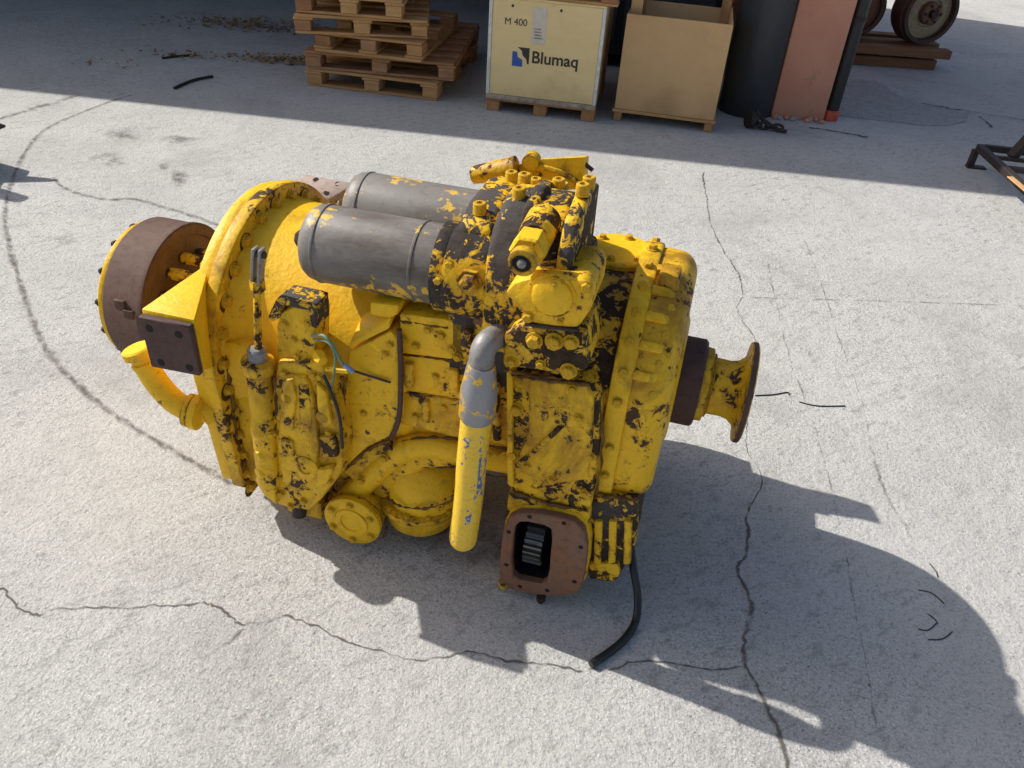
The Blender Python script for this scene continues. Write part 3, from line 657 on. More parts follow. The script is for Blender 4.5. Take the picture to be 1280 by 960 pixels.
# ---- bell housing flange: round above, straight sided below
def flange_outline(rad, side, z_low, k=36):
    out = []
    for i in range(k + 1):
        a = R(-8) + (math.pi + R(16)) * i / k
        out.append((N0 + rad * math.cos(a), AXZ + rad * math.sin(a)))
    out += [(N0 - side, z_low + .05), (N0 - side + .05, z_low), (N0 + side - .05, z_low), (N0 + side, z_low + .05)]
    return out
fl = prism_s('housing_flange', flange_outline(.335, .305, .085), -1.018, -.985, 'yellow_dirty', .005)
fl2 = prism_s('adapter_flange', flange_outline(.327, .298, .095), -1.052, -1.0185, 'yellow_clean', .006)
for i in range(17):
    a = R(-22) + R(224) * i / 16
    bolt(fl, (-.985, N0 + .303 * math.cos(a), AXZ + .303 * math.sin(a)), RT, .0125)
    if i % 4 != 1: bolt(fl, (-.9853, N0 + (.303 + random.uniform(-.006, .006)) * math.cos(a), AXZ + .303 * math.sin(a) - .006), RT, random.uniform(.019, .026), 'hole', 'gunk', 'grease_ring')
for z in (.37, .30, .235, .17, .12): bolt(fl, (-.985, N0 - .283, z), RT, .0125); bolt(fl, (-.9853, N0 - .281, z - .008), RT, random.uniform(.018, .026), 'hole', 'gunk', 'grease_ring')
for i in range(9):
    a = R(20) + R(150) * i / 8
    bolt(fl2, (-1.052, N0 + .295 * math.cos(a), AXZ + .295 * math.sin(a)), LF, .0125)
for a in (75, 118, 150):
    bolt(fl, (-.9845, N0 + .285 * math.cos(R(a)), AXZ + .285 * math.sin(R(a))), RT, .013, 'hole', 'iron_dark', 'stain_hole')

# ---- bell housing and main case
lathe('bell_housing', (-.985, N0, AXZ), RT, [(0, .300), (.012, .296), (.06, .290), (.16, .282), (.30, .272), (.42, .262), (.44, .25)], 'yellow_clean', seg=64)
lathe('bell_rib', (-.66, N0, AXZ), RT, [(0, .255), (.004, .276), (.026, .276), (.03, .255)], 'yellow', seg=64)
prism_s('sump_case', [(1.37, .10), (1.42, .055), (1.80, .055), (1.86, .12), (1.86, .45), (1.37, .45)], -.98, -.60, 'yellow_dirty', .02)
case = prism_s('main_case', [(1.37, .33), (1.50, .27), (1.80, .20), (1.86, .25), (1.86, .60), (1.78, .70), (1.44, .70), (1.37, .62)], -.60, -.14, 'yellow_dirty', .015)
# case front: stacked horizontal facings
c1 = prism_n('case_facing', [(499, 392), (556, 399), (580, 404), (580, 452), (499, 442)], 1.345, 1.50, 'yellow', .006)
c2 = prism_n('case_facing', [(499, 443.5), (582, 453.5), (582, 500), (499, 488)], 1.348, 1.42, 'yellow', .004)
c3 = prism_n('case_facing', [(499, 489.5), (640, 511), (640, 556), (560, 545), (499, 530)], 1.343, 1.42, 'yellow_dirty', .005)
led = prism_n('case_lug', [(462, 378), (498, 382), (497, 394), (486, 399), (462, 394)], 1.335, 1.44, 'yellow_clean', .006)
for px in ((505, 424), (552, 419), (572, 446), (565, 436)): bolt(c1, on_n(*px, 1.345), FR, .008)
bolt(c2, on_n(545, 470, 1.348), FR, .007); bolt(c2, on_n(510, 476, 1.348), FR, .007); bolt(c3, on_n(520, 520, 1.343), FR, .008); bolt(c3, on_n(575, 532, 1.343), FR, .008)

# ---- flat inspection plate beside the pump, with its bevelled hood
pl = prism_n('side_plate', [(436, 440), (488, 414), (498, 424), (499, 520), (488, 546), (458, 560), (432, 584), (424, 560), (431, 500)], 1.325, 1.385, 'yellow', .006)
hull('plate_hood', [on_n(437, 428, 1.325), on_n(487, 402, 1.325), on_n(437, 436, 1.325), on_n(487, 411, 1.325)] + [Vector((v.x, 1.40, v.z + .03)) for v in (on_n(437, 428, 1.325), on_n(487, 402, 1.325), on_n(437, 436, 1.325), on_n(487, 411, 1.325))], 'yellow_clean', bv=.003)
for px in ((482, 442), (434, 478), (455, 516), (488, 430)): bolt(pl, on_n(*px, 1.325), FR, .007)
tube('seam', [on_n(499, 412, 1.323), on_n(501, 460, 1.323), on_n(499, 520, 1.323), on_n(489, 548, 1.323)], .006, 'iron_brown', pl)

# ---- pump / control valve at the front left
pb = prism_n('pump_body', [(346, 452), (398, 452), (412, 470), (424, 510), (430, 555), (428, 590), (404, 622), (388, 640), (352, 634), (332, 622), (326, 600), (334, 560), (338, 500)], 1.275, 1.40, 'yellow_dirty', .010)
pc = prism_n('pump_face', [(352, 470), (382, 472), (392, 500), (398, 560), (392, 600), (372, 612), (352, 604), (346, 560)], 1.262, 1.28, 'yellow_dirty', .006, pb)
for k_, px in enumerate(([(352, 476), (366, 474), (370, 500), (366, 540), (354, 536)], [(372, 480), (384, 482), (390, 520), (386, 556), (374, 540)], [(394, 478), (408, 492), (414, 530), (404, 536), (396, 510)], [(350, 548), (366, 552), (368, 572), (352, 570)], [(398, 546), (420, 548), (422, 572), (402, 574)], [(352, 586), (366, 588), (364, 606), (352, 604)], [(396, 588), (418, 584), (408, 606), (394, 612)])):
    prism_n('casting_pad', px, 1.255 + .003 * (k_ % 3), 1.275, ('yellow_dirty', 'yellow_flaked', 'yellow')[k_ % 3], .005, pb)
lathe('boss', on_n(384, 582, 1.268), FR, [(-.01, .034), (.008, .033), (.012, .026), (.012, .018), (.008, .016)], 'yellow_dirty', pb, 24)
lathe('boss', on_n(362, 495, 1.268), FR, [(-.01, .017), (.010, .016), (.013, .012)], 'yellow', pb, 18)
lathe('boss', on_n(404, 520, 1.268), FR, [(-.01, .017), (.006, .016), (.009, .012)], 'yellow_dirty', pb, 18)
for px in ((356, 466), (392, 468), (412, 540), (412, 600), (352, 616), (380, 626), (344, 540), (408, 566)): bolt(pb, on_n(*px, 1.275), FR, .0085)
sp = lathe('spool_cylinder', on_n(337, 604, 1.275), (on_n(322, 452, 1.275) - on_n(337, 604, 1.275)), [(0, .034), (.30, .0345), (.318, .036), (.33, .032)], 'yellow', seg=28)
d_ = (on_n(322, 452, 1.275) - on_n(337, 604, 1.275)); L_ = d_.length; d_.normalize(); top = on_n(322, 448, 1.275)
bm = bmesh.new(); bm_lathe(bm, on_n(337, 604, 1.275), d_, [(0, .026), (.01, .029), (L_ * .45, .0285), (L_ * .46, .031), (L_ * .5, .031), (L_ * .51, .0285), (L_ - .03, .029), (L_ - .025, .036), (L_ + .004, .036), (L_ + .008, .028), (L_ + .008, .014)], 28)
bpy.data.objects.remove(sp); sp = part('spool_cylinder', bm, 'yellow_dirty')
lathe('worn_collar', top, d_, [(-.006, .022), (.022, .021), (.028, .015)], 'steel', sp, 16)
for px in ((329, 566), (330, 588)): lathe('side_plug', on_n(*px, 1.262), (-.6, -1, 0), [(-.02, .019), (.012, .019), (.018, .014)], 'yellow_clean', sp, 6)
hull('toe', [on_n(317, 600, 1.26), on_n(330, 585, 1.26), on_n(340, 588, 1.26), on_n(346, 632, 1.26), on_n(330, 620, 1.26)] + [Vector((v.x, 1.33, v.z)) for v in (on_n(317, 600, 1.26), on_n(330, 585, 1.26), on_n(346, 632, 1.26))], 'yellow', sp)
rod = tube('control_rod', [on_n(323, 446, 1.275), on_n(322, 400, 1.285), on_n(321, 352, 1.30)], .0085, 'yellow_flaked', sp, 10)
ck = on_n(321, 352, 1.30); ct = on_n(323, 310, 1.30)
for ds in (-.0075, .0075): hull('clevis_fork', [ck + Vector((ds + e * .0035, f * .011, -.004)) for e in (-1, 1) for f in (-1, 1)] + [ct + Vector((ds + e * .0035, f * .011, 0)) for e in (-1, 1) for f in (-1, 1)], 'steel', sp, .002)
lathe('clevis_pin', ct + Vector((-.013, 0, -.014)), RT, [(0, .008), (.026, .008)], 'iron_dark', sp, 10)
lathe('clevis_nut', ck, Vector((0, 0, -1)), [(-.004, .016), (.02, .016), (.024, .012)], 'yellow_dirty', sp, 6)
# upper valve block with hooked top
vb = prism_n('valve_block', [(350, 392), (366, 384), (392, 386), (395, 400), (394, 454), (346, 452), (345, 410)], 1.290, 1.36, 'yellow_dirty', .006)
hull('hook', [on_n(333, 400, 1.288), on_n(345, 374, 1.288), on_n(352, 374, 1.288), on_n(350, 398, 1.288), on_n(340, 403, 1.288)] + [Vector((v.x, 1.34, v.z)) for v in (on_n(333, 400, 1.288), on_n(345, 374, 1.288), on_n(350, 398, 1.288))], 'black_flaked', vb, .003)
hull('hook', [on_n(385, 380, 1.288), on_n(394, 382, 1.288), on_n(396, 412, 1.288), on_n(388, 408, 1.288)] + [Vector((v.x, 1.35, v.z)) for v in (on_n(385, 380, 1.288), on_n(394, 382, 1.288), on_n(396, 412, 1.288))], 'black_flaked', vb, .003)
box('cap_plate', on_n(350, 384, 1.29).x, on_n(388, 384, 1.29).x, 1.286, 1.355, on_n(366, 384, 1.29).z + .001, on_n(366, 376, 1.29).z, 'black_flaked', .004, vb)
for px in ((368, 424), (372, 446), (356, 404), (385, 404)): bolt(vb, on_n(*px, 1.290), FR, .007)
lathe('plug', on_n(398, 443, 1.29), (.7, -.7, 0), [(0, .015), (.022, .015), (.03, .011)], 'yellow_clean', vb, 6)
hull('gusset', [on_n(281, 428, 1.31), on_n(310, 432, 1.29), on_n(310, 470, 1.29), on_n(300, 452, 1.31), on_n(281, 436, 1.31)] + [Vector((v.x, 1.36, v.z)) for v in (on_n(281, 428, 1.31), on_n(310, 432, 1.29), on_n(300, 452, 1.31))], 'yellow', GB, .003)
box('pump_bridge', -.985, on_n(345, 520, 1.30).x, 1.315, 1.40, .14, .50, 'yellow_dirty', .01)

# ---- wires by the valve block
w = tube('wiring', [on_n(390, 420, 1.285), on_n(405, 420, 1.265), on_n(418, 436, 1.26), on_n(426, 452, 1.26), on_n(438, 463, 1.262)], .0032, 'wire_green', None, 8)
tube('wire', [on_n(392, 424, 1.285), on_n(410, 428, 1.262), on_n(419, 446, 1.258), on_n(416, 476, 1.262), on_n(414, 486, 1.27)], .0026, 'wire_green', w, 8)
tube('taped_end', [on_n(430, 456, 1.26), on_n(442, 465, 1.262)], .0055, 'wire_blue', w, 8, 2)
tube('wire', [on_n(404, 468, 1.262), on_n(412, 486, 1.262), on_n(424, 520, 1.262), on_n(428, 560, 1.262)], .004, 'wire_black', w, 8)
tube('wire', [on_n(440, 463, 1.30), on_n(462, 470, 1.318), on_n(488, 478, 1.318)], .003, 'iron_brown', w, 8)
tube('tag', [on_n(408, 461, 1.27), on_n(436, 464, 1.262)], .006, 'yellow_clean', w, 8, 2)

# ---- sump: arched manifold, bowl with rim, round cover
arch = tube('manifold', [on_n(436, 622, 1.36), on_n(462, 596, 1.36), on_n(497, 566, 1.36), on_n(536, 556, 1.362), on_n(590, 568, 1.366), on_n(645, 578, 1.37)], lambda t: .034 - .005 * t, 'yellow', None, 18)
prism_n('manifold_web', [(452, 612), (500, 562), (540, 552), (640, 572), (640, 592), (570, 584), (530, 588), (500, 604), (480, 626)], 1.348, 1.42, 'yellow_dirty', .012, arch, 3)
tube('manifold_root', [on_n(440, 580, 1.40), on_n(470, 560, 1.39), on_n(500, 545, 1.385)], .05, 'yellow_dirty', arch, 16)
bc = on_n(527, 640, 1.42); bz = bc.z
bowl = lathe('sump_bowl', Vector((bc.x, 1.42, .045)), UP, [(0, .050), (.008, .070), (.03, .090), (.085, .100)], 'yellow', seg=40)
lathe('bowl_rim', Vector((bc.x, 1.42, .130)), UP, [(0, .1), (.002, .112), (.018, .112), (.022, .10)], 'yellow_dirty', bowl, 40)
box('bowl_neck', bc.x - .06, bc.x + .08, 1.44, 1.62, .10, .34, 'yellow_dirty', .02, bowl)
lathe('bowl_dome', Vector((bc.x + .01, 1.42, .1525)), UP, [(0, .095), (.06, .097), (.10, .085), (.13, .06), (.14, .02)], 'yellow', bowl, 40, 60)
for i in range(7):
    a = R(180 + 180 * i / 6); bolt(bowl, Vector((bc.x + .104 * math.cos(a), 1.42 + .104 * math.sin(a), .150)), UP, .007)
cc = on_n(440, 652, 1.30)
cov = lathe('round_cover', Vector((cc.x, 1.45, cc.z)), FR, [(0, .068), (.135, .068), (.136, .076), (.150, .076), (.153, .072), (.153, .045), (.157, .043), (.157, .030), (.153, .028), (.153, .01)], 'yellow', seg=40)
for i in range(6):
    a = R(30 + 60 * i); bolt(cov, Vector((cc.x + .060 * math.cos(a), 1.297, cc.z + .060 * math.sin(a))), FR, .008)
box('sump_floor', -.93, -.64, 1.38, 1.80, .015, .10, 'yellow_dirty', .015)
lathe('drain_plug', on_n(374, 640, 1.30) , (0, -.3, -1), [(-.03, .018), (.01, .018), (.014, .012)], 'iron_dark', None, 12)
box('foot_bracket', on_n(356, 620, 1.31).x, on_n(400, 620, 1.31).x, 1.31, 1.42, .07, .13, 'yellow_dirty', .006)

# ---- steel elbow and hanging hose stub
hb = on_n(579, 672, 1.235); ht = on_n(596, 520, 1.235)
hose = tube('hose', [hb, hb.lerp(ht, .33) + Vector((.002, 0, 0)), hb.lerp(ht, .66), ht + Vector((0, 0, .01))], .0325, 'hose', None, 24)
lathe('hose_end', hb, (hb - ht), [(-.001, .0325), (.010, .031), (.020, .025), (.026, .015), (.028, .002)], 'hose', hose, 24)
f1 = on_n(601, 462, 1.235)
lathe('ferrule', ht, (f1 - ht), [(-.004, .034), (.004, .038), ((f1 - ht).length * .62, .037), ((f1 - ht).length * .8, .033), ((f1 - ht).length * 1.0, .030), ((f1 - ht).length * 1.12, .027)], 'ferrule', hose, 24)
tube('steel_elbow', [on_n(601, 460, 1.235), on_n(604, 438, 1.240), on_n(614, 424, 1.265), Vector((on_n(628, 424, 1.30).x, 1.32, on_n(628, 424, 1.30).z))], .025, 'steel', hose, 18)

# ---- valve column above the power take-off
col = prism_n('valve_column', [(637, 470), (690, 474), (735, 480), (750, 494), (749, 560), (742, 618), (736, 645), (690, 640), (637, 612)], 1.310, 1.45, 'yellow_flaked', .008)
fp2 = prism_n('column_face', [(662, 474), (735, 484), (742, 500), (740, 560), (734, 600), (690, 606), (648, 590), (646, 575), (660, 540)], 1.300, 1.315, 'yellow_dirty', .005, col)
tube('diagonal_rib', [on_n(646, 582, 1.298), on_n(670, 562, 1.298), on_n(700, 534, 1.298)], .006, 'yellow_flaked', col, 10)
prism_n('edge_strip', [(633, 466), (640, 467), (641, 610), (634, 606)], 1.300, 1.40, 'yellow', .003, col)
for px, r_ in (((646, 511), .012), ((641, 567), .011), ((737, 570), .010), ((716, 486), .008), ((659, 582), .007), ((724, 522), .008), ((690, 600), .008), ((730, 616), .008)): bolt(col, on_n(*px, 1.300 if 655 < px[0] < 735 else 1.310), FR, r_)
mid = prism_n('valve_spacer', [(630, 418), (650, 408), (700, 412), (731, 418), (735, 462), (712, 470), (690, 466), (628, 458)], 1.258, 1.42, 'yellow_flaked', .007)
for px, r_ in (((668, 425), .013), ((693, 426), .014), ((714, 427), .012), ((711, 463), .013), ((640, 452), .009), ((676, 455), .008)): bolt(mid, on_n(*px, 1.258), FR, r_)
cap = prism_n('valve_cap', [(630, 368), (642, 354), (664, 348), (730, 350), (741, 362), (738, 388), (722, 411), (690, 410), (655, 403), (652, 388)], 1.248, 1.40, 'yellow_dirty', .008)
lathe('round_cap', on_n(691, 369, 1.248), FR, [(-.006, .043), (.003, .043), (.003, .038), (.010, .037), (.013, .033)], 'yellow', cap, 32)
bolt(cap, on_n(693, 356, 1.235), FR, .004); bolt(cap, on_n(700, 402, 1.248), FR, .005); bolt(cap, on_n(733, 358, 1.248), FR, .009); bolt(cap, on_n(660, 396, 1.248), FR, .009)
prism_n('cap_lip', [(655, 404), (722, 412), (722, 416), (655, 408)], 1.245, 1.39, 'iron_dark', .002, cap)
# recess behind, dark pipework between filters and column
box('inner_block', -.46, -.20, 1.345, 1.60, .52, .86, 'black_flaked', .015)
tube('cross_pipe', [on_n(596, 392, 1.36), on_n(620, 398, 1.36), on_n(648, 402, 1.36)], .022, 'rust_orange', None, 14)
tube('cross_pipe', [on_n(590, 400, 1.38), on_n(600, 440, 1.38), on_n(606, 500, 1.38)], .020, 'yellow_flaked', None, 14)
tube('cross_pipe', [on_n(606, 540, 1.36), on_n(640, 548, 1.36)], .020, 'yellow_dirty', None, 14)

# ---- power take-off with its open window
def pto():
    n0 = 1.285
    outer_px = [(630, 660), (636, 648), (648, 642), (674, 643), (700, 648), (718, 653), (730, 664), (734, 684), (732, 710), (728, 732), (720, 743), (700, 746), (672, 744), (648, 740), (630, 734), (624, 724), (625, 700), (627, 678)]
    inner_px = [(641, 672), (644, 658), (650, 653), (660, 653), (670, 655), (680, 657), (689, 662), (690, 676), (688, 694), (687, 712), (683, 728), (676, 731), (666, 729), (656, 727), (648, 725), (641, 720), (639, 704), (640, 688)]
    A = [on_n(x, y, n0) for x, y in outer_px]; B = [on_n(x, y, n0) for x, y in inner_px]; k = len(A)
    def ring(bm, A, B, na, nb):
        a0 = [bm.verts.new((p.x, na, p.z)) for p in A]; b0 = [bm.verts.new((p.x, na, p.z)) for p in B]
        a1 = [bm.verts.new((p.x, nb, p.z)) for p in A]; b1 = [bm.verts.new((p.x, nb, p.z)) for p in B]
        for i in range(k):
            j = (i + 1) % k
            for q_ in ((a0[i], a0[j], b0[j], b0[i]), (a1[i], a1[j], b1[j], b1[i]), (a0[i], a0[j], a1[j], a1[i]), (b0[i], b0[j], b1[j], b1[i])): bm.faces.new(q_)
    bm = bmesh.new(); ring(bm, A, B, n0, n0 + .022); bmesh.ops.recalc_face_normals(bm, faces=bm.faces); bevel(bm, .003, 1, 50)
    pt = part('power_takeoff', bm, 'rust_orange')
    c = sum(A, Vector()) / k
    A2 = [c + (p - c) * 1.035 for p in A]; cb0 = sum(B, Vector()) / k; BB = [cb0 + (p - cb0) * 1.06 for p in B]
    bm = bmesh.new(); ring(bm, A2, BB, n0 + .0225, n0 + .16); bmesh.ops.recalc_face_normals(bm, faces=bm.faces); bevel(bm, .006, 2, 50)
    body = part('takeoff_housing', bm, 'yellow', pt)
    bm = bmesh.new(); bm_loft(bm, [[Vector((p.x, n0 + .135, p.z)) for p in BB], [Vector((p.x, n0 + .15, p.z)) for p in BB]]); part('cavity_wall', bm, 'cavity', pt)
    B2 = [c + (p - c) * 1.0 for p in B]; cb = sum(B, Vector()) / k; B2 = [cb + (p - cb) * 1.03 for p in B]
    bm = bmesh.new(); bm_loft(bm, [[Vector((p.x, n_, p.z)) for p in B2] for n_ in (n0 + .024, n0 + .134)], False); part('window_liner', bm, 'cavity', pt)
    # gear seen through the window
    gc = on_n(664, 694, n0 + .03); gx, gz = gc.x, gc.z; gc = Vector((gx, n0 + .095, gz)); bm = bmesh.new(); N = 26; ra, rb = .058, .068
    prof = []
    for i in range(N):
        for f, r in ((0, ra), (.28, ra), (.38, rb), (.66, rb), (.76, ra)): prof.append((2 * math.pi * (i + f) / N, r))
    bm_loft(bm, [[Vector((gc.x + s, gc.y + r * math.cos(a), gc.z + r * math.sin(a))) for a, r in prof] for s in (-.022, .022)])
    part('gear', bm, 'gear', pt)
    for px in ((662, 646), (705, 654), (636, 665), (633, 706), (726, 684), (718, 727), (684, 738), (650, 733)): bolt(pt, on_n(*px, n0), FR, .006, 'hole', 'hole', 'bolt_hole')
    for px in ((676, 749), (629, 731)): lathe('drip', on_n(*px, n0 + .004), (0, 0, -1), [(-.012, .012), (.0, .012), (.012, .006)], 'iron_dark' if px[0] > 650 else 'yellow', pt, 10)
    # neck joining the column
    nk = [(636, 612), (690, 630), (738, 636), (736, 662), (720, 650), (690, 643), (640, 640), (630, 652)]
    prism_n('takeoff_neck', nk, n0 + .026, 1.45, 'yellow_flaked', .008, pt)
pto()

# ---- right hand gear cover
def rrect(n0, n1, z0, z1, r_top, r_bot, k=8):
    out = []
    for (cn, cz, a0, r) in ((n1 - r_bot, z0 + r_bot, -90, r_bot), (n1 - r_top, z1 - r_top, 0, r_top), (n0 + r_top, z1 - r_top, 90, r_top), (n0 + r_bot, z0 + r_bot, 180, r_bot)):
        for i in range(k + 1): a = R(a0 + 90 * i / k); out.append((cn + r * math.cos(a), cz + r * math.sin(a)))
    return out
g0 = prism_s('gear_case', rrect(1.350, 1.84, .20, .79, .22, .08, 12), -.24, -.102, 'yellow_flaked', .012)
g1 = prism_s('cover_flange', rrect(1.336, 1.866, .305, .832, .25, .09, 14), -.106, -.062, 'yellow', .006)
g2 = prism_s('end_cover', rrect(1.344, 1.858, .30, .824, .245, .12, 14), -.102, .022, 'yellow_dirty', .050, seg=6)
prism_s('cover_skirt', [(1.334, .325), (1.334, .52), (1.36, .60), (1.42, .62), (1.42, .325)], -.205, -.1065, 'yellow', .014, seg=3)
for a in (172, 157, 143, 129, 115, 101, 84, 66):
    ca, sa = math.cos(R(a)), math.sin(R(a)); c_ = Vector((-.084, 1.601 + .262 * ca, .582 + .250 * sa))
    bolt(g1, c_, (0, ca, sa), .0105)
    if 100 < a < 165:
        k0 = Vector((-.06, 1.601 + .245 * ca, .580 + .236 * sa)); t_ = Vector((0, -sa, ca)) * .010
        hull('rib', [k0 + t_ * e + Vector((ds, 0, 0)) + Vector((0, ca, sa)) * dr for e in (-1, 1) for ds, dr in ((-.004, -.01), (-.004, .022), (.030, .020), (.058, .0), (.058, -.02))], 'yellow', g1, .004)
for z in (.50, .42, .35): bolt(g1, (-.083, 1.336, z), FR, .008)
for a in (165, 150, 136, 122):
    ca, sa = math.cos(R(a)), math.sin(R(a)); bolt(g2, Vector((-.02, 1.601 + .247 * ca, .580 + .236 * sa)), (.35, ca, sa), .0095)
lathe('cover_boss', (-.02, N0, .53), RT, [(0, .16), (.044, .155), (.05, .14)], 'yellow', g2, 48)
box('lifting_lug', -.055, -.012, 1.50, 1.56, .79, .842, 'yellow_dirty', .008, g2)
# flat-topped breather drum on the gear case
tc = Vector((-.157, 1.66, 0))
td = lathe('breather_drum', tc + Vector((0, 0, .695)), UP, [(0, .075), (.085, .075), (.088, .082), (.105, .082), (.109, .078)], 'yellow_clean', seg=36)
for i in range(6):
    a = R(20 + 60 * i); bolt(td, tc + Vector((.062 * math.cos(a), .062 * math.sin(a), .804)), UP, .008)
prism_n('support_block', [(734, 628), (760, 622), (797, 628), (796, 664), (792, 690), (772, 724), (735, 722)], 1.335, 1.50, 'black_flaked', .008)
for x in (748, 766, 785): prism_n('block_rib', [(x - 5, 652), (x + 5, 653), (x + 3, 706), (x - 6, 706)], 1.325, 1.34, 'yellow_dirty', .003)
prism_n('block_foot', [(736, 706), (772, 704), (775, 718), (768, 728), (736, 724)], 1.322, 1.45, 'yellow_flaked', .006)
box('case_foot', -.20, .0, 1.58, 1.80, .0, .22, 'yellow_flaked', .01)
box('case_foot', -.30, -.10, 1.50, 1.62, .0, .20, 'yellow_flaked', .01)
box('sump_foot', -.90, -.70, 1.46, 1.72, .0, .05, 'yellow_flaked', .008)

# ---- output shaft: brown seal collar, spacer and flared yoke
oc = on_n(860, 476, N0); oz = oc.z
yk = lathe('output_collar', (.010, N0, oz), RT, [(0, .100), (.004, .104), (.066, .104), (.072, .098)], 'iron_brown', seg=48)
lathe('spacer_ring', (.0825, N0, oz), RT, [(0, .088), (.016, .086), (.018, .080)], 'yellow_dirty', yk, 40)
yo = lathe('output_flange', (.101, N0, oz), RT, [(0, .074), (.004, .076), (.008, .067), (.040, .066), (.056, .070), (.068, .080), (.075, .094), (.0765, .117), (.090, .118), (.093, .112), (.093, .06), (.08, .05)], 'yellow_dirty', seg=56, ang=50)
lathe('worn_edge', (.1795, N0, oz), RT, [(0, .1172), (.002, .1190), (.010, .1190), (.012, .1172)], 'iron_brown', yo, 56)

# ---- filters
def canister(n, z, sl, sr, r, head_r, m):
    f = lathe('filter_canister', (sl, n, z), RT, [(0, r * .30), (.001, r * .74), (.008, r * .88), (.019, r * .965), (.034, r), (sr - sl, r * 1.015)], m, seg=48, ang=60)
    lathe('drain_nut', (sl, n, z), LF, [(-.002, .024), (.010, .024), (.010, .018), (.030, .018), (.033, .014)], 'rust', f, 6)
    lathe('clamp_ring', (sr - .004, n, z), RT, [(0, r * 1.02), (.003, head_r), (.026, head_r), (.03, head_r * .97)], 'black_flaked', f, 48)
    for s_, rr in ((sl + .036, 1.0), (sr - .05, 1.012)): lathe('rolled_seam', (s_, n, z), RT, [(0, r * rr), (.002, r * rr + .0022), (.006, r * rr + .0022), (.008, r * rr)], m, f, 48)
    return f
fz = on_n(430, 300, 1.43).z
f1_ = canister(1.400, .823, -.785, -.485, .0825, .093, 'filter')
f2_ = canister(1.66, .790, -.81, -.45, .088, .098, 'filter')
hd = lathe('filter_head', (-.459, 1.400, .823), RT, [(0, .097), (.073, .096), (.098, .083), (.113, .05)], 'black_flaked', seg=44)
hd2 = lathe('filter_head', (-.424, 1.66, .790), RT, [(0, .097), (.085, .096), (.11, .08)], 'black_flaked', seg=44)
lathe('head_plug', on_n(588, 352, 1.312), FR, [(-.03, .027), (.006, .027), (.006, .021), (.022, .020), (.026, .015)], 'yellow_dirty', hd, 6)
for px, n_ in (((562, 330), 1.308), ((548, 350), 1.312)): bolt(hd, on_n(*px, n_), FR, .008)
# ---- control valve body bridging the heads
vbod = prism_s('valve_body', [(1.30, .80), (1.31, .90), (1.35, .955), (1.42, .985), (1.50, .985), (1.60, .945), (1.68, .90), (1.70, .82), (1.70, .74), (1.30, .72)], -.375, -.235, 'black_flaked', .018, seg=3)
end = prism_s('end_plate', [(1.285, .76), (1.285, .95), (1.32, 1.005), (1.40, 1.02), (1.53, 1.0), (1.55, .80), (1.53, .70), (1.30, .68)], -.232, -.205, 'black_flaked', .006)
prism_s('saddle', [(1.36, .86), (1.38, .93), (1.46, .955), (1.58, .955), (1.66, .93), (1.70, .86), (1.70, .74), (1.36, .74)], -.455, -.378, 'black_flaked', .018, seg=3)
for n_, z in ((1.33, .975), (1.40, 1.022), (1.47, 1.010)): bolt(end, (-.218, n_, z), UP, .013, 'cap')
for s_, n_, z in ((-.36, 1.64, .925), (-.30, 1.64, .925), (-.36, 1.53, .975), (-.29, 1.54, .972), (-.345, 1.43, .985), (-.42, 1.42, .945), (-.275, 1.36, .965), (-.40, 1.58, .955)): bolt(vbod, (s_, n_, z - .004), UP, .0135, 'cap')
prism_s('body_rib', [(1.36, .95), (1.38, .985), (1.46, 1.0), (1.54, .985), (1.60, .94)], -.325, -.300, 'black_flaked', .006, vbod)
ft = on_n(652, 330, 1.210)
pf = lathe('port_fitting', (ft.x, 1.34, ft.z + .012), Vector((ft.x, 1.210, ft.z)) - Vector((ft.x, 1.34, ft.z + .012)), [(-.03, .033), (.030, .033), (.035, .029), (.045, .029)], 'yellow_flaked', seg=28)
dd = (Vector((ft.x, 1.210, ft.z)) - Vector((ft.x, 1.34, ft.z + .012)))
lathe('hex_nut', Vector((ft.x, 1.34, ft.z + .012)) + dd * .42, dd, [(0, .034), (.038, .034), (.042, .030)], 'yellow', pf, 6)
lathe('nipple', Vector((ft.x, 1.34, ft.z + .012)) + dd * .85, dd, [(0, .026), (.018, .026), (.020, .022), (.020, .017), (.004, .016)], 'yellow_dirty', pf, 24)
lathe('bore', Vector((ft.x, 1.34, ft.z + .012)) + dd * .96, dd, [(0, .0155), (.004, .0155)], 'hole', pf, 20)
lathe('plug_ball', Vector((ft.x, 1.34, ft.z + .012)) + dd * .99, dd, [(0, .009), (.004, .008), (.007, .004)], 'steel', pf, 14)

# ---- input drum at the left end
DZ = AXZ - .018
drum = lathe('brake_drum', (-1.395, N0, DZ), RT, [(.012, .10), (.002, .186), (.006, .194), (.012, .198), (.104, .198), (.108, .201), (.120, .201), (.124, .197), (.124, .172), (.118, .169)], 'rust', seg=72)
bm = bmesh.new(); bm_lathe(bm, (-1.395, N0, DZ), RT, [(.121, .1705), (.03, .167), (.03, .05)], 64, False); part('drum_bore', bm, 'cavity', drum)
rim = lathe('drum_rim', (-1.412, N0, DZ), RT, [(0, .15), (0, .182), (.004, .186), (.014, .186), (.018, .184)], 'yellow_clean', drum, 64)
for i in range(14):
    a = R(10 + 360 * i / 14); bolt(rim, (-1.412, N0 + .176 * math.cos(a), DZ + .176 * math.sin(a)), LF, .008, 'hex', 'iron_dark')
lathe('input_hub', (-1.34, N0, DZ), RT, [(0, .11), (.03, .11), (.04, .07), (.16, .065), (.17, .085), (.28, .085)], 'yellow_flaked', seg=32)
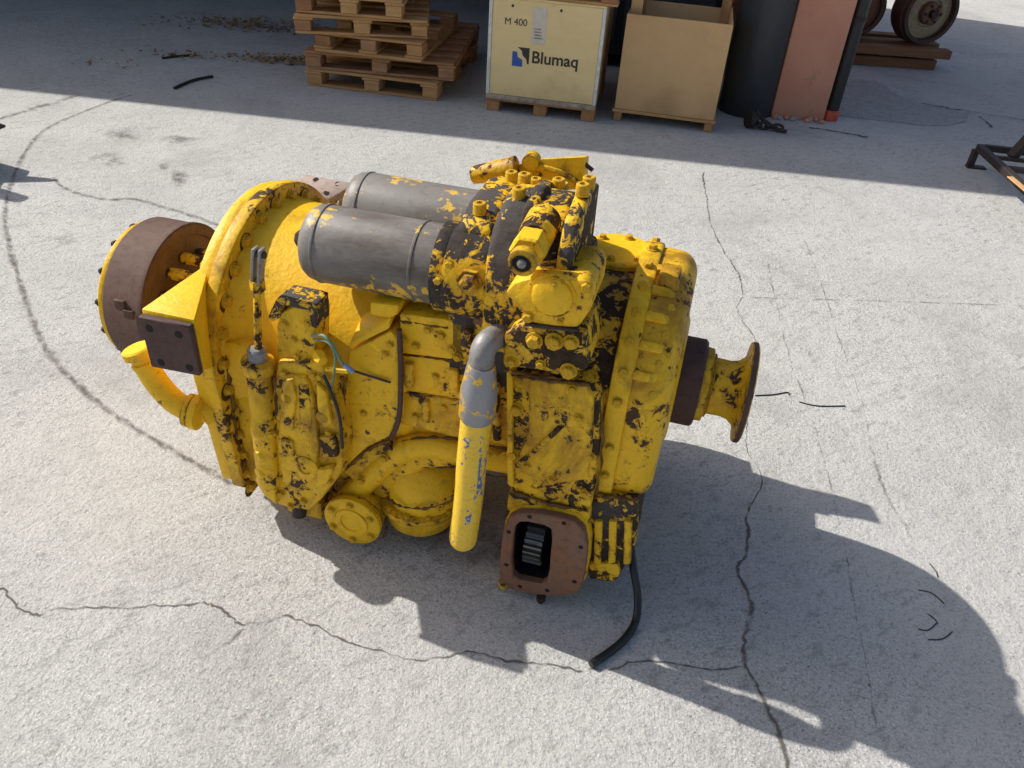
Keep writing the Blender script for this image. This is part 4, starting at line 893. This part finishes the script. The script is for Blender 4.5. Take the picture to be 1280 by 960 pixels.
for a, s_ in ((160, -1.335), (166, -1.31)):
    c_ = Vector((s_, N0 + .197 * math.cos(R(a)), DZ + .197 * math.sin(R(a))))
    hull('drum_lug', [c_ + Vector((x * .014, y * .006, z * .012)) for x in (-1, 1) for y in (-1, 1) for z in (-1, 1)], 'rust', drum, .002)
for i in range(5):
    a = R(60 + 30 * i); lathe('hub_stud', (-1.27, N0 + .12 * math.cos(a), DZ + .12 * math.sin(a)), RT, [(0, .016), (.05, .016), (.05, .011), (.09, .011)], 'yellow_flaked', drum, 8)
prism_s('input_plate', [(N0 + .135 * math.cos(R(a)), DZ + .135 * math.sin(R(a))) for a in range(0, 360, 20)], -1.075, -1.0525, 'yellow_dirty', .004)

# ---- mounting brackets either side
nf = 1.20
q1, q2, q3, q4 = on_n(176, 386, nf), on_n(243, 400, nf), on_n(256, 464, nf), on_n(193, 452, nf)
b1 = on_s(263, 326, -1.053); b2 = on_s(268, 374, -1.053); b3 = on_s(276, 455, -1.053)
brk = hull('mount_bracket', [q1, q2, q3, q4, Vector((-1.053, b1.y, b1.z)), b2, b3, Vector((-1.053, b1.y, b3.z)), Vector((q1.x + .06, nf + .12, q1.z))], 'yellow_clean', None, .004)
cq = (q1 + q2 + q3 + q4) / 4
sh = [cq + (v - cq) * .97 + Vector((0, -.0005, -.006)) for v in (q1, q2, q3, q4)]
bm = bmesh.new(); bm_loft(bm, [sh, [v + Vector((0, -.016, 0)) for v in sh]]); bmesh.ops.recalc_face_normals(bm, faces=bm.faces); bevel(bm, .003, 1); pad = part('mount_pad', bm, 'iron_brown', brk)
for fx, fy in ((.18, .2), (.75, .2), (.25, .85), (.82, .85)):
    a = sh[0].lerp(sh[1], fx); b = sh[3].lerp(sh[2], fx); bolt(pad, a.lerp(b, fy) + Vector((0, -.016, 0)), FR, .009, 'hole', 'hole', 'bolt_hole')
nb_ = 1.93
r1, r2, r3, r4 = on_n(350, 233, nb_), on_n(412, 249, nb_), on_n(446, 229, nb_ + .06), on_n(384, 218, nb_ + .06)
rb = hull('mount_plate', [v + Vector((0, 0, dz)) for v in (r1, r2, r3, r4) for dz in (0, -.022)], 'rust_pale', None, .004)
hull('mount_arm', [Vector((-1.02, 1.86, r1.z - z)) for z in (.06, .2)] + [Vector((-.90, 1.86, r1.z - z)) for z in (.06, .2)] + [v + Vector((0, -.01, -.024)) for v in (r1.lerp(r3, .3), r2.lerp(r4, .3), r1.lerp(r3, .7))], 'yellow_dirty', rb, .004)
upn = (r2 - r1).cross(r4 - r1).normalized(); upn = upn if upn.z > 0 else -upn
for fx, fy in ((.38, .25), (.30, .78), (.80, .25), (.74, .78)):
    pt_ = r1.lerp(r2, fx).lerp(r4.lerp(r3, fx), fy); bolt(rb, pt_ + upn * .0005, upn, .0085, 'hole', 'hole', 'bolt_hole')

# ---- oil filler neck at lower left
nn = 1.27
fn = tube('filler_neck', [on_n(180, 452, nn), on_n(196, 478, nn), on_n(216, 500, nn), on_n(236, 512, nn), on_n(252, 516, nn + .02)], .0285, 'yellow', None, 22)
fd = on_n(173, 438, nn) - on_n(184, 458, nn)
lathe('filler_cap', on_n(179, 450, nn), fd, [(-.012, .031), (-.004, .031), (-.002, .026), (.012, .026), (.014, .037), (.030, .037), (.034, .033)], 'yellow_clean', fn, 28)
lathe('neck_clamp', on_n(238, 513, nn), (1, .1, -.12), [(-.010, .033), (-.006, .041), (.006, .041), (.010, .033)], 'yellow_dirty', fn, 28)
lathe('neck_clamp', on_n(246, 515, nn), (1, .1, -.12), [(-.010, .033), (-.006, .043), (.010, .043), (.014, .033)], 'yellow', fn, 28)
tube('neck_socket', [on_n(250, 516, nn + .01), Vector((-1.03, 1.32, on_n(256, 517, nn).z))], .036, 'yellow', fn, 20, 2)

# ---- shift linkage on the far side
nr = 2.0
rl = lathe('shift_cylinder', on_n(590, 219, nr), on_n(655, 208, nr) - on_n(590, 219, nr), [(0, .018), (.004, .024), (.02, .025), (.09, .029), (.13, .031)], 'yellow_dirty', seg=24)
hull('linkage_housing', [on_n(648, 206, nr), on_n(664, 199, nr), on_n(731, 196, nr), on_n(729, 236, nr), on_n(690, 240, nr), on_n(650, 224, nr)] + [Vector((v.x, nr + .07, v.z - .02)) for v in (on_n(648, 206, nr), on_n(731, 196, nr), on_n(729, 236, nr), on_n(650, 224, nr))], 'yellow', rl, .004)
lathe('pivot', on_n(663, 203, nr - .01), FR, [(-.03, .022), (.008, .022), (.010, .010)], 'yellow_dirty', rl, 18)
tube('linkage_web', [on_n(664, 206, nr - .004), on_n(700, 215, nr - .004), on_n(727, 232, nr - .004)], .008, 'yellow_dirty', rl, 8, 3)
tube('pin', [on_n(730, 204, nr + .02), on_n(741, 213, nr + .02)], .006, 'iron_dark', rl, 8, 2)
box('linkage_stand', -.56, -.34, 1.84, 2.06, .52, .74, 'yellow_dirty', .01)
box('shadow_block', -.42, -.06, 1.845, 2.02, .18, .50, 'yellow_dirty', .02)  # unseen block added at the back to widen the cast shadow
lathe('shadow_block_nose', (-.24, 2.02, .36), (0, 1, 0), [(0, .10), (.06, .09), (.07, .05)], 'yellow_dirty')  # round end of the added shadow block

# ---- drain hose lying on the ground
tube('drain_hose', [Vector((on_n(784, 690, 1.40).x, 1.42, .16)), on_n(792, 712, 1.37), on_n(797, 745, 1.34), Vector((gp(793, 782).dot(MU), gp(793, 782).dot(MV), .016)), Vector((gp(775, 808).dot(MU), gp(775, 808).dot(MV), .013)), Vector((gp(738, 834).dot(MU), gp(738, 834).dot(MV), .010))], .0098, 'rubber', None, 12)

# ---- caked grease along joints and ledges
def gunk(px, n, r=.005, parent=None):
    pts = smooth_path([on_n(x, y, n + .003) for x, y in px], 7)
    pts = [p_ + Vector((random.uniform(-.002, .002), random.uniform(-.001, .002), random.uniform(-.002, .002))) for p_ in pts]
    if r > .0095: return
    ph = [random.uniform(.15, .95) for _ in range(40)]
    tube('grease', pts, lambda t: r * ph[int(t * 39)], 'gunk', parent or case, 7, 0)
gunk([(430, 600), (470, 580), (505, 552), (560, 548), (636, 562)], 1.345, .006)
gunk([(505, 602), (520, 585), (560, 584), (600, 592), (640, 600)], 1.35, .006)
gunk([(485, 624), (500, 632), (530, 636), (560, 628), (570, 618)], 1.315, .006)
gunk([(500, 443), (540, 448), (582, 454)], 1.347, .004); gunk([(500, 490), (540, 496), (600, 505), (640, 510)], 1.347, .004)
gunk([(424, 586), (440, 580), (458, 563), (488, 550)], 1.33, .008); gunk([(428, 470), (431, 510), (428, 560), (424, 590), (402, 624)], 1.30, .006, pb)
gunk([(346, 455), (370, 456), (396, 457)], 1.285, .004, pb); gunk([(343, 470), (345, 520), (342, 570), (340, 605)], 1.272, .005, pb)
gunk([(406, 630), (430, 622), (455, 624), (474, 640), (478, 660)], 1.312, .0045, cov); gunk([(481, 640), (482, 660), (480, 672)], 1.33, .005, cov)
gunk([(640, 470), (680, 475), (735, 481)], 1.296, .006, col); gunk([(630, 462), (670, 470), (715, 474)], 1.290, .005, mid)
gunk([(743, 490), (752, 520), (752, 570), (745, 620)], 1.315, .007, col); gunk([(742, 622), (770, 622), (798, 626)], 1.33, .009, col)
gunk([(640, 614), (680, 628), (735, 640)], 1.302, .006, col); gunk([(736, 716), (755, 726), (772, 722)], 1.320, .006, col)
gunk([(600, 400), (608, 440), (612, 500), (610, 540)], 1.37, .012); gunk([(585, 395), (600, 388), (640, 396)], 1.34, .010)
gunk([(755, 345), (775, 352), (795, 345)], 1.42, .010, g1); gunk([(748, 400), (760, 430), (758, 470)], 1.36, .016, g1); gunk([(770, 380), (780, 420), (776, 470)], 1.36, .012, g1)
gunk([(282, 445), (290, 500), (298, 560), (305, 600)], 1.30, .007, fl)
gunk([(497, 402), (520, 404), (560, 410)], 1.342, .004); gunk([(560, 392), (566, 420), (576, 452)], 1.35, .010)

# ---- small pipes, ribs and fasteners on the case front
for px, r_ in (([(585, 410), (588, 450), (586, 490), (590, 530)], .008), ([(618, 470), (620, 510), (622, 548)], .010)):
    tube('oil_line', [on_n(x, y, 1.335) for x, y in px], r_, 'yellow_flaked', case, 10)
for px in ([(505, 455), (516, 456), (516, 486), (505, 484)], [(560, 462), (572, 464), (572, 494), (560, 492)], [(526, 500), (536, 502), (536, 530), (526, 528)]):
    prism_n('casting_rib', px, 1.334, 1.352, 'yellow_dirty', .004, case)
for px in ((520, 432), (535, 412), (590, 520), (610, 535), (625, 522), (555, 508)): bolt(case, on_n(*px, 1.344), FR, .0075)
for px in ((452, 600), (480, 572), (610, 566), (632, 570)): bolt(arch, on_n(*px, 1.330), FR, .009)
for px in ((400, 470), (418, 500), (424, 545), (340, 620), (364, 632)): bolt(pb, on_n(*px, 1.275), FR, .0075)
hull('casting_web', [on_n(x, y, 1.34) for x, y in ((430, 590), (445, 575), (470, 566), (462, 585), (446, 604))] + [on_n(x, y, 1.40) for x, y in ((436, 580), (470, 560), (455, 598))], 'yellow_dirty', arch, .004)
